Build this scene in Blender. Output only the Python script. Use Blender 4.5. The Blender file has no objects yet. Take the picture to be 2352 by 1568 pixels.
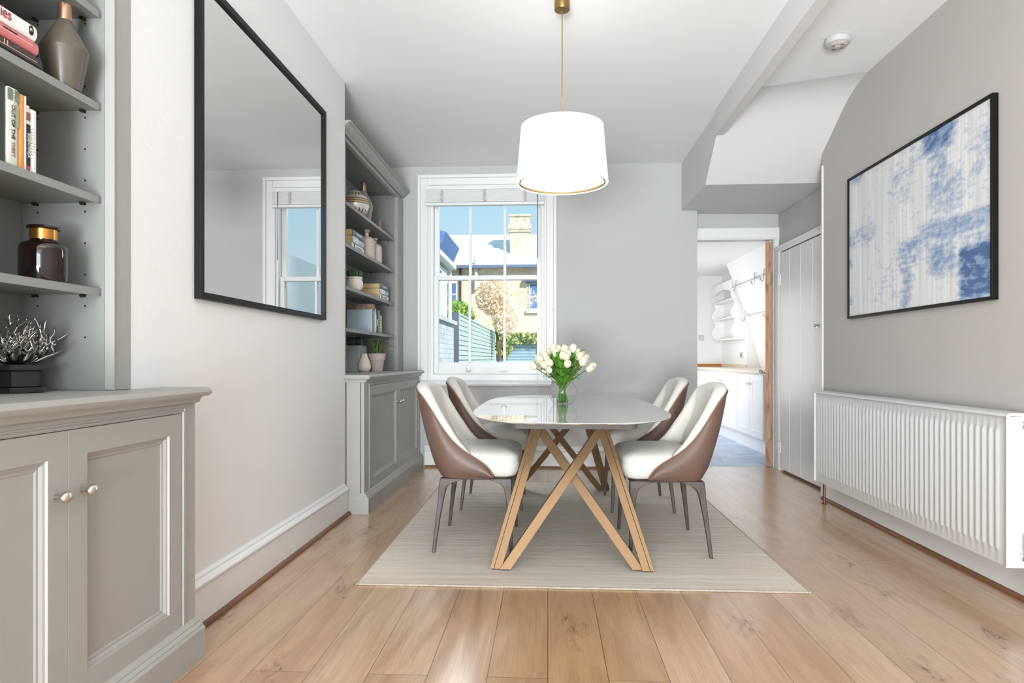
import bpy, bmesh, math, random
from math import sin, cos, pi, radians as R
from mathutils import Vector, Matrix
random.seed(7)
SC = bpy.context.scene
COL = SC.collection

# ------------------------------------------------------------------ camera
cam = bpy.data.cameras.new('camera'); camo = bpy.data.objects.new('camera', cam); COL.objects.link(camo)
camo.location = (0, 0, 1.0)
camo.rotation_euler = (R(90), 0, math.atan(82/1500))
cam.sensor_width = 36; cam.lens = 1500/2352*36; cam.shift_y = 41/2352; cam.clip_start = .05; cam.clip_end = 300
SC.camera = camo
# ------------------------------------------------------------------ sky, sun, daylight, added fill lights
w = bpy.data.worlds.new('World'); SC.world = w; w.use_nodes = True
nt = w.node_tree; nt.nodes.clear()
_o = nt.nodes.new('ShaderNodeOutputWorld'); _b = nt.nodes.new('ShaderNodeBackground')
_t = nt.nodes.new('ShaderNodeTexCoord'); _s = nt.nodes.new('ShaderNodeSeparateXYZ'); _r = nt.nodes.new('ShaderNodeValToRGB')
nt.links.new(_t.outputs['Generated'], _s.inputs[0]); nt.links.new(_s.outputs[2], _r.inputs[0])
_r.color_ramp.elements[0].position = .0; _r.color_ramp.elements[0].color = (.84, .95, 1, 1)
_r.color_ramp.elements[1].position = .30; _r.color_ramp.elements[1].color = (.42, .78, 1, 1)
nt.links.new(_r.outputs[0], _b.inputs[0]); _b.inputs[1].default_value = 1.0
nt.links.new(_b.outputs[0], _o.inputs[0])

def lamp(name, kind, loc, rot, energy, color=(1, 1, 1), **k):
    l = bpy.data.lights.new(name, kind); l.energy = energy; l.color = color
    for a, b in k.items(): setattr(l, a, b)
    o = bpy.data.objects.new(name, l); COL.objects.link(o); o.location = loc; o.rotation_euler = rot
    return o
def aim(o, d):
    o.rotation_euler = Vector(d).to_track_quat('-Z', 'Y').to_euler()
aim(lamp('sun', 'SUN', (0, 0, 20), (0, 0, 0), 5.4, (1, .96, .90), angle=R(.6)), (-.62, .75, -.62))
# unseen area light added behind the camera to fill the room
aim(lamp('front_room_fill', 'AREA', (.3, -5.3, 1.7), (0, 0, 0), 300, (.83, .93, 1), shape='RECTANGLE', size=3.0, size_y=2.1), (-.06, 1, .16))
aim(lamp('ceiling_fill', 'AREA', (-.6, -3.2, .4), (0, 0, 0), 225, (.88, .95, 1), shape='RECTANGLE', size=1.6, size_y=1.2, spread=R(105)), (.12, 1, .36))  # added low light, aimed forward and up to brighten the ceiling
aim(lamp('near_ceiling_fill', 'AREA', (.3, .8, 1.95), (0, 0, 0), 10, (.84, .93, 1), shape='RECTANGLE', size=1.4, size_y=1.0), (0, .35, 1))  # added upward light, for soft top light off the near ceiling
aim(lamp('overhead_fill', 'AREA', (.5, -.6, 2.7), (0, 0, 0), 20, (.93, .96, 1), shape='RECTANGLE', size=1.6, size_y=1.2), (.0, .25, -1))  # unseen overhead fill, added to even out the room
# unseen area light added outside the dining window; daylight from the kitchen window
aim(lamp('garden_sky_fill', 'AREA', (-.9, 7.5, 3.6), (0, 0, 0), 120, (.95, .97, 1), shape='RECTANGLE', size=2.6, size_y=1.6), (.22, -1, -.62))
aim(lamp('kitchen_window_daylight', 'AREA', (1.25, 8.6, 1.15), (0, 0, 0), 30, (1, .99, .97), shape='RECTANGLE', size=2.4, size_y=1.4), (1, -.1, -.15))
SC.view_settings.view_transform = 'Standard'; SC.view_settings.look = 'None'
SC.view_settings.gamma = 1; SC.view_settings.use_curve_mapping = False
SC.view_settings.exposure = -0.12
SC.cycles.max_bounces = 10; SC.cycles.diffuse_bounces = 5; SC.cycles.glossy_bounces = 5; SC.cycles.transmission_bounces = 8
SC.cycles.transparent_max_bounces = 24; SC.cycles.caustics_reflective = False; SC.cycles.caustics_refractive = False
SC.cycles.use_denoising = True; SC.cycles.sample_clamp_indirect = 6

# ------------------------------------------------------------------ colours and materials
def srgb(r, g, b):
    f = lambda c: (c/255/12.92) if c/255 <= .04045 else ((c/255+.055)/1.055)**2.4
    return (f(r), f(g), f(b), 1)
MATS = {}
def mat(name, col, rough=.5, metal=0, spec=.5, noise=0, nscale=8, emit=None, es=1, trans=0, ior=1.45, bump=0, bscale=200, coat=0, stretch=(1, 1, 1), sheen=0, alpha=1):
    if name in MATS: return MATS[name]
    m = bpy.data.materials.new(name); m.use_nodes = True; MATS[name] = m
    n = m.node_tree.nodes; L = m.node_tree.links; p = n['Principled BSDF']
    c = srgb(*col)
    p.inputs['Base Color'].default_value = c; p.inputs['Roughness'].default_value = rough; p.inputs['Metallic'].default_value = metal
    p.inputs['Specular IOR Level'].default_value = spec; p.inputs['IOR'].default_value = ior
    p.inputs['Transmission Weight'].default_value = trans; p.inputs['Coat Weight'].default_value = coat
    p.inputs['Sheen Weight'].default_value = sheen; p.inputs['Alpha'].default_value = alpha
    if emit: p.inputs['Emission Color'].default_value = srgb(*emit); p.inputs['Emission Strength'].default_value = es
    tc = n.new('ShaderNodeTexCoord'); mp = n.new('ShaderNodeMapping'); mp.inputs['Scale'].default_value = stretch
    L.new(tc.outputs['Object'], mp.inputs['Vector'])
    if noise:
        t = n.new('ShaderNodeTexNoise'); t.inputs['Scale'].default_value = nscale; t.inputs['Detail'].default_value = 6
        L.new(mp.outputs[0], t.inputs['Vector'])
        r = n.new('ShaderNodeValToRGB'); a = 1-noise; b = 1+noise*.6
        r.color_ramp.elements[0].position = .3; r.color_ramp.elements[1].position = .7
        r.color_ramp.elements[0].color = (c[0]*a, c[1]*a, c[2]*a, 1); r.color_ramp.elements[1].color = (min(1, c[0]*b), min(1, c[1]*b), min(1, c[2]*b), 1)
        L.new(t.outputs[0], r.inputs[0]); L.new(r.outputs[0], p.inputs['Base Color'])
    if bump:
        t = n.new('ShaderNodeTexNoise'); t.inputs['Scale'].default_value = bscale; t.inputs['Detail'].default_value = 3
        L.new(mp.outputs[0], t.inputs['Vector'])
        bp = n.new('ShaderNodeBump'); bp.inputs['Strength'].default_value = bump; bp.inputs['Distance'].default_value = .002
        L.new(t.outputs[0], bp.inputs['Height']); L.new(bp.outputs[0], p.inputs['Normal'])
    return m
class N:
    """node-writing shorthand"""
    def __init__(s, name, **k):
        s.m = mat(name, (200, 200, 200), **k); s.n = s.m.node_tree.nodes; s.L = s.m.node_tree.links; s.p = s.n['Principled BSDF']
    def new(s, t, ins=None, **k):
        a = s.n.new(t)
        for x, y in k.items(): setattr(a, x, y)
        for x, y in (ins or {}).items():
            if hasattr(y, 'links') or isinstance(y, bpy.types.NodeSocket): s.L.new(y, a.inputs[x])
            else: a.inputs[x].default_value = y
        return a
    def math(s, op, a, b=0, clamp=False):
        q = s.new('ShaderNodeMath', {0: a, 1: b}, operation=op); q.use_clamp = clamp; return q.outputs[0]
    def mix(s, f, a, b, bt='MIX'):
        q = s.n.new('ShaderNodeMix'); q.data_type = 'RGBA'; q.blend_type = bt
        for i, v in ((0, f), (6, a), (7, b)):
            if isinstance(v, bpy.types.NodeSocket): s.L.new(v, q.inputs[i])
            else: q.inputs[i].default_value = v
        return q.outputs[2]
    def ramp(s, f, *st):
        q = s.n.new('ShaderNodeValToRGB'); s.L.new(f, q.inputs[0]); e = q.color_ramp.elements
        while len(e) < len(st): e.new(.5)
        for i, (p, c) in enumerate(st): e[i].position = p; e[i].color = c if len(c) == 4 else (*c, 1)
        return q.outputs[0]

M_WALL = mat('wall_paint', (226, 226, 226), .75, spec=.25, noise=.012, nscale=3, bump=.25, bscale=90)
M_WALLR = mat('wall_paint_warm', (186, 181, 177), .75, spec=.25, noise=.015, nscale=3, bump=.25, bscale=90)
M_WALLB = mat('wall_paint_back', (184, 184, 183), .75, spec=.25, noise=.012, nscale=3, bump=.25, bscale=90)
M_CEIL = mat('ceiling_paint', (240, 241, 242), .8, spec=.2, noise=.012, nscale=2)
M_TRIM = mat('white_gloss_trim', (224, 224, 223), .32, spec=.5)
M_KITW = mat('kitchen_white', (238, 238, 238), .45)
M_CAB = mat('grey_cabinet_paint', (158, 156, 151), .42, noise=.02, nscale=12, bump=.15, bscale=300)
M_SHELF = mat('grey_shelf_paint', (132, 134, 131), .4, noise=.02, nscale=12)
M_NICK = mat('satin_nickel', (205, 200, 192), .28, metal=1)
M_CHR = mat('chrome', (220, 222, 225), .12, metal=1)
M_BRASS = mat('brass', (158, 128, 82), .28, metal=1, noise=.15, nscale=20)
M_BLACK = mat('black_frame', (10, 10, 10), .45, spec=.3)
M_MIRROR = mat('mirror_glass', (232, 232, 230), .0, metal=1)
M_OAKTRIM = mat('oak_trim', (124, 84, 56), .5, noise=.3, nscale=12, stretch=(1, .15, 4))

def wood_floor():
    q = N('oak_floor', rough=.34, coat=.9); q.p.inputs['Coat Roughness'].default_value = .2; q.p.inputs['Coat IOR'].default_value = 1.7
    tc = q.new('ShaderNodeTexCoord').outputs['Object']
    sp = q.new('ShaderNodeSeparateXYZ', {0: tc})
    cb = q.new('ShaderNodeCombineXYZ', {0: sp.outputs[1], 1: sp.outputs[0], 2: 0.0}).outputs[0]
    def brick(c1, c2, mo, ms):
        b = q.new('ShaderNodeTexBrick', {'Vector': cb, 'Color1': c1, 'Color2': c2, 'Mortar': mo, 'Scale': 1.0, 'Mortar Size': ms, 'Mortar Smooth': .0, 'Bias': 0.0, 'Brick Width': 2.05, 'Row Height': .19})
        b.offset = .37; b.offset_frequency = 2; b.squash = 1
        return b
    b = brick((0, 0, 0, 1), (1, 1, 1, 1), (.5, .5, .5, 1), .0012)
    rnd = q.new('ShaderNodeSeparateColor', {0: b.outputs['Color']}).outputs[0]
    sh = q.math('MULTIPLY', rnd, 37.0)
    g = q.new('ShaderNodeCombineXYZ', {0: q.math('MULTIPLY', sp.outputs[0], 34.0), 1: q.math('ADD', q.math('MULTIPLY', sp.outputs[1], 1.6), sh), 2: sh}).outputs[0]
    grain = q.new('ShaderNodeTexNoise', {'Vector': g, 'Scale': 1.0, 'Detail': 8.0, 'Roughness': .62, 'Distortion': 1.1}).outputs[0]
    g2 = q.new('ShaderNodeCombineXYZ', {0: q.math('MULTIPLY', sp.outputs[0], 7.0), 1: q.math('ADD', q.math('MULTIPLY', sp.outputs[1], 1.1), sh), 2: sh}).outputs[0]
    cloud = q.new('ShaderNodeTexNoise', {'Vector': g2, 'Scale': 1.0, 'Detail': 3.0, 'Distortion': 1.5}).outputs[0]
    g3 = q.new('ShaderNodeCombineXYZ', {0: q.math('MULTIPLY', sp.outputs[0], 150.0), 1: q.math('MULTIPLY', sp.outputs[1], 7.0), 2: sh}).outputs[0]
    fine = q.new('ShaderNodeTexNoise', {'Vector': g3, 'Scale': 1.0, 'Detail': 3.0}).outputs[0]
    # cathedral rings
    wv = q.new('ShaderNodeTexWave', {'Vector': q.new('ShaderNodeCombineXYZ', {0: q.math('MULTIPLY', sp.outputs[0], 5.0), 1: q.math('ADD', q.math('MULTIPLY', sp.outputs[1], .55), sh), 2: 0.0}).outputs[0], 'Scale': 6.0, 'Distortion': 9.0, 'Detail': 2.0, 'Detail Scale': .7}).outputs[1]
    vor = q.new('ShaderNodeTexVoronoi'); vor.voronoi_dimensions = '2D'; vor2 = dict({'Vector': q.new('ShaderNodeCombineXYZ', {0: q.math('MULTIPLY', sp.outputs[0], 4.4), 1: q.math('MULTIPLY', sp.outputs[1], 1.5), 2: 0.0}).outputs[0], 'Scale': 1.0, 'Randomness': 1.0}); q.L.new(q.new('ShaderNodeVectorMath', {0: vor2['Vector'], 1: q.new('ShaderNodeTexNoise', {'Vector': vor2['Vector'], 'Scale': 9.0, 'Detail': 4.0}).outputs['Color']}, operation='ADD').outputs[0], vor.inputs['Vector']); vor.inputs['Scale'].default_value = 1.0
    kd = q.math('ADD', vor.outputs['Distance'], q.math('MULTIPLY', q.math('SUBTRACT', cloud, .5), .35))
    halo = q.ramp(kd, (.0, (1, 1, 1)), (.24, (0, 0, 0)))
    knot = q.ramp(q.math('ADD', vor.outputs['Distance'], q.math('MULTIPLY', q.math('SUBTRACT', grain, .5), .16)), (.030, (1, 1, 1)), (.055, (0, 0, 0)))
    some = q.math('GREATER_THAN', q.new('ShaderNodeSeparateColor', {0: vor.outputs['Color']}).outputs[0], .6)
    knot = q.math('MULTIPLY', knot, some); halo = q.math('MULTIPLY', halo, some)
    base = q.ramp(rnd, (0, srgb(194, 154, 112)), (.35, srgb(188, 152, 118)), (.7, srgb(206, 174, 140)), (1, srgb(182, 140, 98)))
    c = q.mix(q.math('MULTIPLY', q.ramp(grain, (.42, (0, 0, 0)), (.62, (1, 1, 1))), .38), base, srgb(176, 138, 102))
    c = q.mix(q.math('MULTIPLY', q.ramp(cloud, (.45, (0, 0, 0)), (.68, (1, 1, 1))), .6), c, srgb(160, 120, 88))
    c = q.mix(q.math('MULTIPLY', q.ramp(wv, (.5, (0, 0, 0)), (.95, (1, 1, 1))), .16), c, srgb(150, 114, 84))
    c = q.mix(q.math('MULTIPLY', q.ramp(fine, (.5, (0, 0, 0)), (.72, (1, 1, 1))), .22), c, srgb(140, 106, 76))
    c = q.mix(q.math('MULTIPLY', halo, .6), c, srgb(134, 90, 54))
    crack = q.math('MULTIPLY', q.ramp(q.new('ShaderNodeTexNoise', {'Vector': q.new('ShaderNodeCombineXYZ', {0: q.math('MULTIPLY', sp.outputs[0], 26.0), 1: q.math('ADD', q.math('MULTIPLY', sp.outputs[1], 1.3), sh), 2: 4.0}).outputs[0], 'Scale': 1.0, 'Detail': 4.0, 'Distortion': .6}).outputs[0], (.70, (0, 0, 0)), (.72, (1, 1, 1)), (.735, (0, 0, 0))), .55)
    c = q.mix(crack, c, srgb(92, 62, 42))
    c = q.mix(q.math('MULTIPLY', knot, .85), c, srgb(80, 54, 38))
    c = q.mix(b.outputs['Fac'], c, srgb(96, 70, 50))
    q.L.new(c, q.p.inputs['Base Color'])
    ht = q.math('SUBTRACT', q.math('MULTIPLY', fine, .25), q.math('MULTIPLY', b.outputs['Fac'], 1.0))
    bp = q.new('ShaderNodeBump', {'Height': ht, 'Strength': .35, 'Distance': .002}); q.L.new(bp.outputs[0], q.p.inputs['Normal'])
    q.L.new(q.math('ADD', q.math('MULTIPLY', fine, .16), .26), q.p.inputs['Roughness'])
    q.p.inputs['Specular IOR Level'].default_value = .8
    return q.m
M_FLOOR = wood_floor()

def slate_floor():
    q = N('slate_tiles', rough=.3)
    tc = q.new('ShaderNodeTexCoord').outputs['Object']
    b = q.new('ShaderNodeTexBrick', {'Vector': tc, 'Color1': srgb(196, 210, 230), 'Color2': srgb(166, 186, 214), 'Mortar': srgb(214, 222, 232), 'Scale': 1.0, 'Mortar Size': .005, 'Brick Width': .6, 'Row Height': .4})
    n = q.new('ShaderNodeTexNoise', {'Vector': tc, 'Scale': 5.0, 'Detail': 8.0, 'Distortion': 1.0}).outputs[0]
    c = q.mix(q.ramp(n, (.4, (0, 0, 0)), (.7, (.8, .8, .8))), b.outputs[0], srgb(124, 150, 190))
    q.L.new(c, q.p.inputs['Base Color']); return q.m
M_SLATE = slate_floor()

# ------------------------------------------------------------------ mesh building
class MB:
    def __init__(s): s.v = []; s.f = []
    def add(s, vs, fs):
        o = len(s.v); s.v += [tuple(p) for p in vs]; s.f += [tuple(i+o for i in f) for f in fs]; return s
    def box(s, x0, x1, y0, y1, z0, z1):
        return s.add([(x0, y0, z0), (x1, y0, z0), (x1, y1, z0), (x0, y1, z0), (x0, y0, z1), (x1, y0, z1), (x1, y1, z1), (x0, y1, z1)],
                     [(0, 3, 2, 1), (4, 5, 6, 7), (0, 1, 5, 4), (1, 2, 6, 5), (2, 3, 7, 6), (3, 0, 4, 7)])
    def prism(s, pts, ax, a, b):
        k = len(pts)
        m = {'z': lambda p, t: (p[0], p[1], t), 'y': lambda p, t: (p[0], t, p[1]), 'x': lambda p, t: (t, p[0], p[1])}[ax]
        return s.add([m(p, a) for p in pts]+[m(p, b) for p in pts],
                     [tuple(range(k))[::-1], tuple(range(k, 2*k))]+[(i, (i+1) % k, k+(i+1) % k, k+i) for i in range(k)])
    def loft(s, rings, cap=(True, True), close=True):
        k = len(rings[0]); n = len(rings); vs = [p for r in rings for p in r]; fs = []
        for j in range(n-1):
            for i in range(k if close else k-1):
                fs.append((j*k+i, j*k+(i+1) % k, (j+1)*k+(i+1) % k, (j+1)*k+i))
        if cap[0]: fs.append(tuple(range(k))[::-1])
        if cap[1]: fs.append(tuple((n-1)*k+i for i in range(k)))
        return s.add(vs, fs)
    def lathe(s, prof, c=(0, 0, 0), n=32, sx=1, sy=1, cap=(True, True), axis='z'):
        rings = []
        for r, h in prof:
            ring = []
            for i in range(n):
                a = 2*pi*i/n; u, v = r*cos(a)*sx, r*sin(a)*sy
                ring.append({'z': (c[0]+u, c[1]+v, c[2]+h), 'x': (c[0]+h, c[1]+u, c[2]+v), 'y': (c[0]+u, c[1]+h, c[2]+v)}[axis])
            rings.append(ring)
        return s.loft(rings, cap)
    def tube(s, pts, rad, n=8, cap=True):
        pts = [Vector(p) for p in pts]; m = len(pts)
        if not hasattr(rad, '__len__'): rad = [rad]*m
        rings = []; up = None
        for i in range(m):
            t = (pts[min(i+1, m-1)]-pts[max(i-1, 0)])
            t = t.normalized() if t.length > 1e-9 else Vector((0, 0, 1))
            if up is None: up = Vector((0, 0, 1)) if abs(t.z) < .9 else Vector((1, 0, 0))
            a = t.cross(up).normalized(); up = a.cross(t).normalized()
            rings.append([tuple(pts[i]+(a*cos(2*pi*k/n)+up*sin(2*pi*k/n))*rad[i]) for k in range(n)])
        return s.loft(rings, (cap, cap))
    def bar(s, a, b, wx, wy, side=(1, 0, 0)):
        a, b = Vector(a), Vector(b); t = (b-a).normalized(); u = Vector(side); u = (u-t*u.dot(t)).normalized(); v = t.cross(u)
        r = lambda p: [tuple(p+u*i*wx/2+v*j*wy/2) for i, j in ((-1, -1), (1, -1), (1, 1), (-1, 1))]
        return s.loft([r(a), r(b)])
    def rings(s, fn, u0, u1, h0, h1, prof, cap=True):
        rs = []
        for ins, dep in prof:
            rs.append([fn(u0+ins, h0+ins, dep), fn(u1-ins, h0+ins, dep), fn(u1-ins, h1-ins, dep), fn(u0+ins, h1-ins, dep)])
        return s.loft(rs, (False, cap))
ORG = {}
def B(name, mb, m, parent=None, origin=(0, 0, 0), smooth=False, bevel=0, seg=2, sub=0, ang=35):
    off = Vector(ORG.get(parent.name, (0, 0, 0))) if parent else Vector(origin)
    me = bpy.data.meshes.new(name)
    me.from_pydata([tuple(Vector(p)-off) for p in mb.v], [], mb.f); me.update()
    bm = bmesh.new(); bm.from_mesh(me); bmesh.ops.recalc_face_normals(bm, faces=bm.faces); bm.to_mesh(me); bm.free()
    o = bpy.data.objects.new(name, me); COL.objects.link(o)
    if m: me.materials.append(m)
    if smooth:
        me.polygons.foreach_set('use_smooth', [True]*len(me.polygons))
        if ang and not bevel and not sub: me.set_sharp_from_angle(angle=R(ang))
    if bevel:
        b = o.modifiers.new('bevel', 'BEVEL'); b.width = bevel; b.segments = seg; b.limit_method = 'ANGLE'; b.angle_limit = R(40)
    if sub:
        b = o.modifiers.new('sub', 'SUBSURF'); b.levels = sub; b.render_levels = sub
    if parent: o.parent = parent; ORG[o.name] = tuple(off)
    else: o.location = off; ORG[o.name] = tuple(off)
    return o
def thing(name, label, cat, loc=(0, 0, 0), rz=0, group=None):
    o = bpy.data.objects.new(name, None); COL.objects.link(o); o.location = loc; o.rotation_euler = (0, 0, rz)
    o.empty_display_size = .1
    o['label'] = label; o['category'] = cat
    if group: o['group'] = group
    ORG[o.name] = tuple(loc); return o
def tag(o, label, cat, group=None, kind=None):
    o['label'] = label; o['category'] = cat
    if group: o['group'] = group
    if kind: o['kind'] = kind
    return o
def struct(name, mb, m, label=None, cat=None, **k):
    o = B(name, mb, m, **k); o['kind'] = 'structure'
    o['label'] = label or name.replace('_', ' '); o['category'] = cat or name.split('_')[0]
    return o
def copy_tree(o, loc, rz, label=None, group=None):
    r = o.copy(); COL.objects.link(r); r.location = loc; r.rotation_euler = (0, 0, rz)
    if label: r['label'] = label
    if group: r['group'] = group
    for ch in list(o.children):
        c = ch.copy(); COL.objects.link(c); c.parent = r
        for g in list(ch.children):
            d = g.copy(); COL.objects.link(d); d.parent = c
    return r
def text(body, size, loc, rot, m, parent, name='lettering', ext=.0004, sx=1, align='CENTER'):
    cu = bpy.data.curves.new(name, 'FONT'); cu.body = body; cu.size = size; cu.extrude = ext; cu.align_x = align; cu.align_y = 'CENTER'
    o = bpy.data.objects.new(name, cu); COL.objects.link(o); cu.materials.append(m)
    me = bpy.data.meshes.new_from_object(o); bpy.data.objects.remove(o); o = bpy.data.objects.new(name, me); COL.objects.link(o)
    o.parent = parent; o.location = Vector(loc)-Vector(ORG.get(parent.name, (0, 0, 0))); o.rotation_euler = rot; o.scale = (sx, 1, 1)
    return o

# ================================================================== THE ROOM
YB = 6.03; ZC = 2.79; YD = 6.16
struct('floor', MB().box(-1.75, 2.13, -5.6, YD+.01, -.06, 0), M_FLOOR, 'light oak plank floor of the dining room')
struct('ceiling', MB().box(-1.75, 2.13, -5.6, YD, ZC, ZC+.08), M_CEIL, 'white plaster ceiling of the dining room')
struct('wall_left', MB().box(-1.85, -1.75, -5.6, YB, 0, ZC), M_WALL, 'white wall behind the alcoves')
struct('wall_chimney_breast', MB().box(-1.75, -1.31, 1.986, 4.158, 0, ZC), M_WALL, 'white chimney breast wall carrying the mirror')
struct('wall_alcove_end', MB().box(-1.75, -1.31, .3, .96, 0, ZC), M_WALL, 'white wall at the near end of the first alcove')
struct('wall_front', MB().box(-1.85, 2.2, -5.7, -5.6, 0, ZC), M_WALL, 'wall behind the viewer')
wb = MB()
wb.box(-1.85, -1.10, YB, YB+.3, 0, ZC).box(-.02, 1.36, YB, YB+.3, 0, ZC)
wb.box(-1.10, -.02, YB, YB+.3, 0, .86).box(-1.10, -.02, YB, YB+.3, 2.62, ZC)
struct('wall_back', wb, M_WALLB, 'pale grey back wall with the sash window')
struct('wall_right', MB().box(1.99, 2.3, -5.6, 4.855, 0, ZC), M_WALLR, 'warm grey right wall carrying the painting and radiator')
wr = MB().box(2.13, 2.3, 4.855, YD+.12, 0, ZC+.05)
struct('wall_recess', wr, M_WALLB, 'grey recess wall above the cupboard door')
wd = MB().box(1.36, 2.3, YD, YD+.12, 2.125, ZC).box(2.10, 2.3, YD, YD+.12, 0, 2.125).box(1.24, 1.36, YB+.3, YB+.31, 0, .01)
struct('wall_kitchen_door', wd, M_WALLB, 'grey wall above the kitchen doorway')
# boxed beam and sloping stair underside; shade put into the ceiling colour
struct('ceiling_beam', MB().box(1.20, 1.263, -1, 4.75, 2.61, ZC), mat('ceiling_paint_shaded', (212, 212, 211), .8, spec=.2), 'white boxed beam under the ceiling', 'beam')
st = MB()
def stair_soffit():
    xl, xr = 1.218, 2.125; rows = []
    for i in range(17):
        t = i/16; g = 1.55*t*t if t < .38 else 1.55*.38**2+(1-1.55*.38**2)*(t-.38)/.62; z = 2.79-.44*g
        yl = 4.45+(5.13-4.45)*t; yr = 4.12+(5.10-4.12)*t
        rows.append(((xl, yl, z), (xr, yr, z-.005)))
    rows.append(((xl, YD-.0, 2.355), (xr, YD, 2.34)))
    vs = []; fs = []
    for a, b in rows: vs += [a, b, (a[0], a[1], ZC+.02), (b[0], b[1], ZC+.02)]
    for i in range(len(rows)-1):
        k = 4*i; fs += [(k, k+1, k+5, k+4), (k, k+4, k+6, k+2), (k+1, k+3, k+7, k+5)]
    e = 4*(len(rows)-1); fs += [(e, e+1, e+3, e+2)]
    st.add(vs, fs)
stair_soffit()
struct('ceiling_stair_underside', st, mat('ceiling_paint_shaded', (212, 212, 211), .8, spec=.2), 'sloping white underside of the staircase', 'ceiling', smooth=True, ang=25)

# baseboards: profile (out from wall, z)
SK = [(0, 0), (.024, 0), (.024, .148), (.028, .152), (.034, .160), (.034, .168), (.026, .176), (.016, .182), (.014, .190), (.006, .198), (0, .2)]
BD = [(0, 0), (.018, 0), (.017, .008), (.012, .015), (.004, .019), (0, .02)]
def base(name, prof, ax, c, s, a, b, m, label, cat, off=0):
    pts = [(c+s*(p[0]+off), p[1]) for p in prof]
    struct(name, MB().prism(pts, ax, a, b), m, label, cat)
base('baseboard_left', SK, 'y', -1.31, 1, 2.16, 4.15, M_TRIM, 'tall white moulded baseboard under the mirror wall', 'baseboard')
base('trim_left', BD, 'y', -1.31, 1, 2.16, 4.17, M_OAKTRIM, 'brown oak beading along the left baseboard', 'trim', .024)
base('baseboard_back', SK, 'x', YB, -1, -1.14, 1.36, M_TRIM, 'white moulded baseboard under the window wall', 'baseboard')
base('trim_back', BD, 'x', YB, -1, -1.14, 1.36, M_OAKTRIM, 'brown oak beading along the back baseboard', 'trim', .024)
base('baseboard_right', [(0, 0), (.018, 0), (.018, .17), (.010, .18), (0, .18)], 'y', 1.99, -1, -5.6, 4.84, M_TRIM, 'white baseboard behind the radiator', 'baseboard')
base('trim_right', BD, 'y', 1.99, -1, -5.6, 4.80, M_OAKTRIM, 'brown oak beading along the right baseboard', 'trim', .018)
struct('trim_corner', MB().box(1.982, 1.996, 4.835, 4.862, .0, 2.40), M_TRIM, 'white corner bead where the right wall ends', 'trim', bevel=.003)

# ---- sash window ----
def window():
    w = thing('window_1', 'white wooden sash window looking onto the garden', 'window', (-.56, YB, .86)); w['kind'] = 'structure'
    # architrave around the opening, stepped moulding
    m = MB(); x0, x1, z0, z1 = -1.207, .083, .80, 2.71
    def fn(u, h, d): return (u, YB-d, h)
    for (a, b, c, d, dep) in ((x0, x0+.03, z0, z1, .036), (x1-.03, x1, z0, z1, .036), (x0+.03, x1-.03, z1-.03, z1, .036),
                              (x0+.03, x0+.095, z0, z1-.03, .024), (x1-.095, x1-.03, z0, z1-.03, .024), (x0+.095, x1-.095, z1-.095, z1-.03, .024),
                              (x0+.095, x0+.118, z0, z1-.095, .03), (x1-.118, x1-.095, z0, z1-.095, .03)):
        m.box(a, b, YB-dep, YB, c, d)
    B('architrave', m, M_TRIM, w, bevel=.005)
    m = MB(); m.box(-1.10, -1.062, YB-.005, YB+.18, .86, 2.62).box(-.058, -.02, YB-.005, YB+.18, .86, 2.62).box(-1.062, -.058, YB-.005, YB+.18, 2.585, 2.62).box(-1.1, -.02, YB-.005, YB+.2, .80, .862)
    B('window_frame', m, M_TRIM, w, bevel=.003)
    m = MB().prism([(YB-.02, .757), (YB-.085, .757), (YB-.094, .765), (YB-.098, .781), (YB-.094, .797), (YB-.085, .805), (YB, .805), (YB, .757)], 'x', -1.17, .035)
    B('window_sill', m, M_TRIM, w, smooth=True)
    def sash(y0, z0, z1, bot, top, nm):
        a, b = -1.062, -.058; sw = .042
        s = MB().box(a, a+sw, y0, y0+.04, z0, z1).box(b-sw, b, y0, y0+.04, z0, z1).box(a+sw, b-sw, y0, y0+.04, z0, z0+bot).box(a+sw, b-sw, y0, y0+.04, z1-top, z1)
        for xm in (-.728, -.402): s.box(xm-.0125, xm+.0125, y0+.004, y0+.036, z0+bot, z1-top)
        f = B('sash', s, M_TRIM, w, bevel=.003)
        for i, (p, q_) in enumerate(((a+sw, -.7405), (-.7155, -.4145), (-.3895, b-sw))):
            B('pane', MB().box(p, q_, y0+.018, y0+.021, z0+bot, z1-top), M_GLASS, f)
        return f
    lo = sash(YB+.035, .865, 1.782, .107, .04, 'lower'); sash(YB+.08, 1.742, 2.60, .04, .05, 'upper')
    for xm in (-.735, -.405):
        k = MB().box(xm-.014, xm+.014, YB+.018, YB+.036, .915, .94)
        k.loft([[(xm-.020, YB+.005, .900), (xm+.020, YB+.005, .900), (xm+.020, YB+.034, .900), (xm-.020, YB+.034, .900)],
                [(xm-.024, YB+.003, .888), (xm+.024, YB+.003, .888), (xm+.024, YB+.034, .888), (xm-.024, YB+.034, .888)]])
        k.box(xm-.012, xm+.012, YB+.016, YB+.035, .898, .918)
        B('sash_lift', k, M_CHR, w, bevel=.003)
    B('catch', MB().box(.045, .062, YB-.048, YB-.034, 1.43, 1.47).box(.049, .058, YB-.058, YB-.04, 1.445, 1.455), mat('painted_catch', (196, 196, 194), .4), w, bevel=.002)
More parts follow.
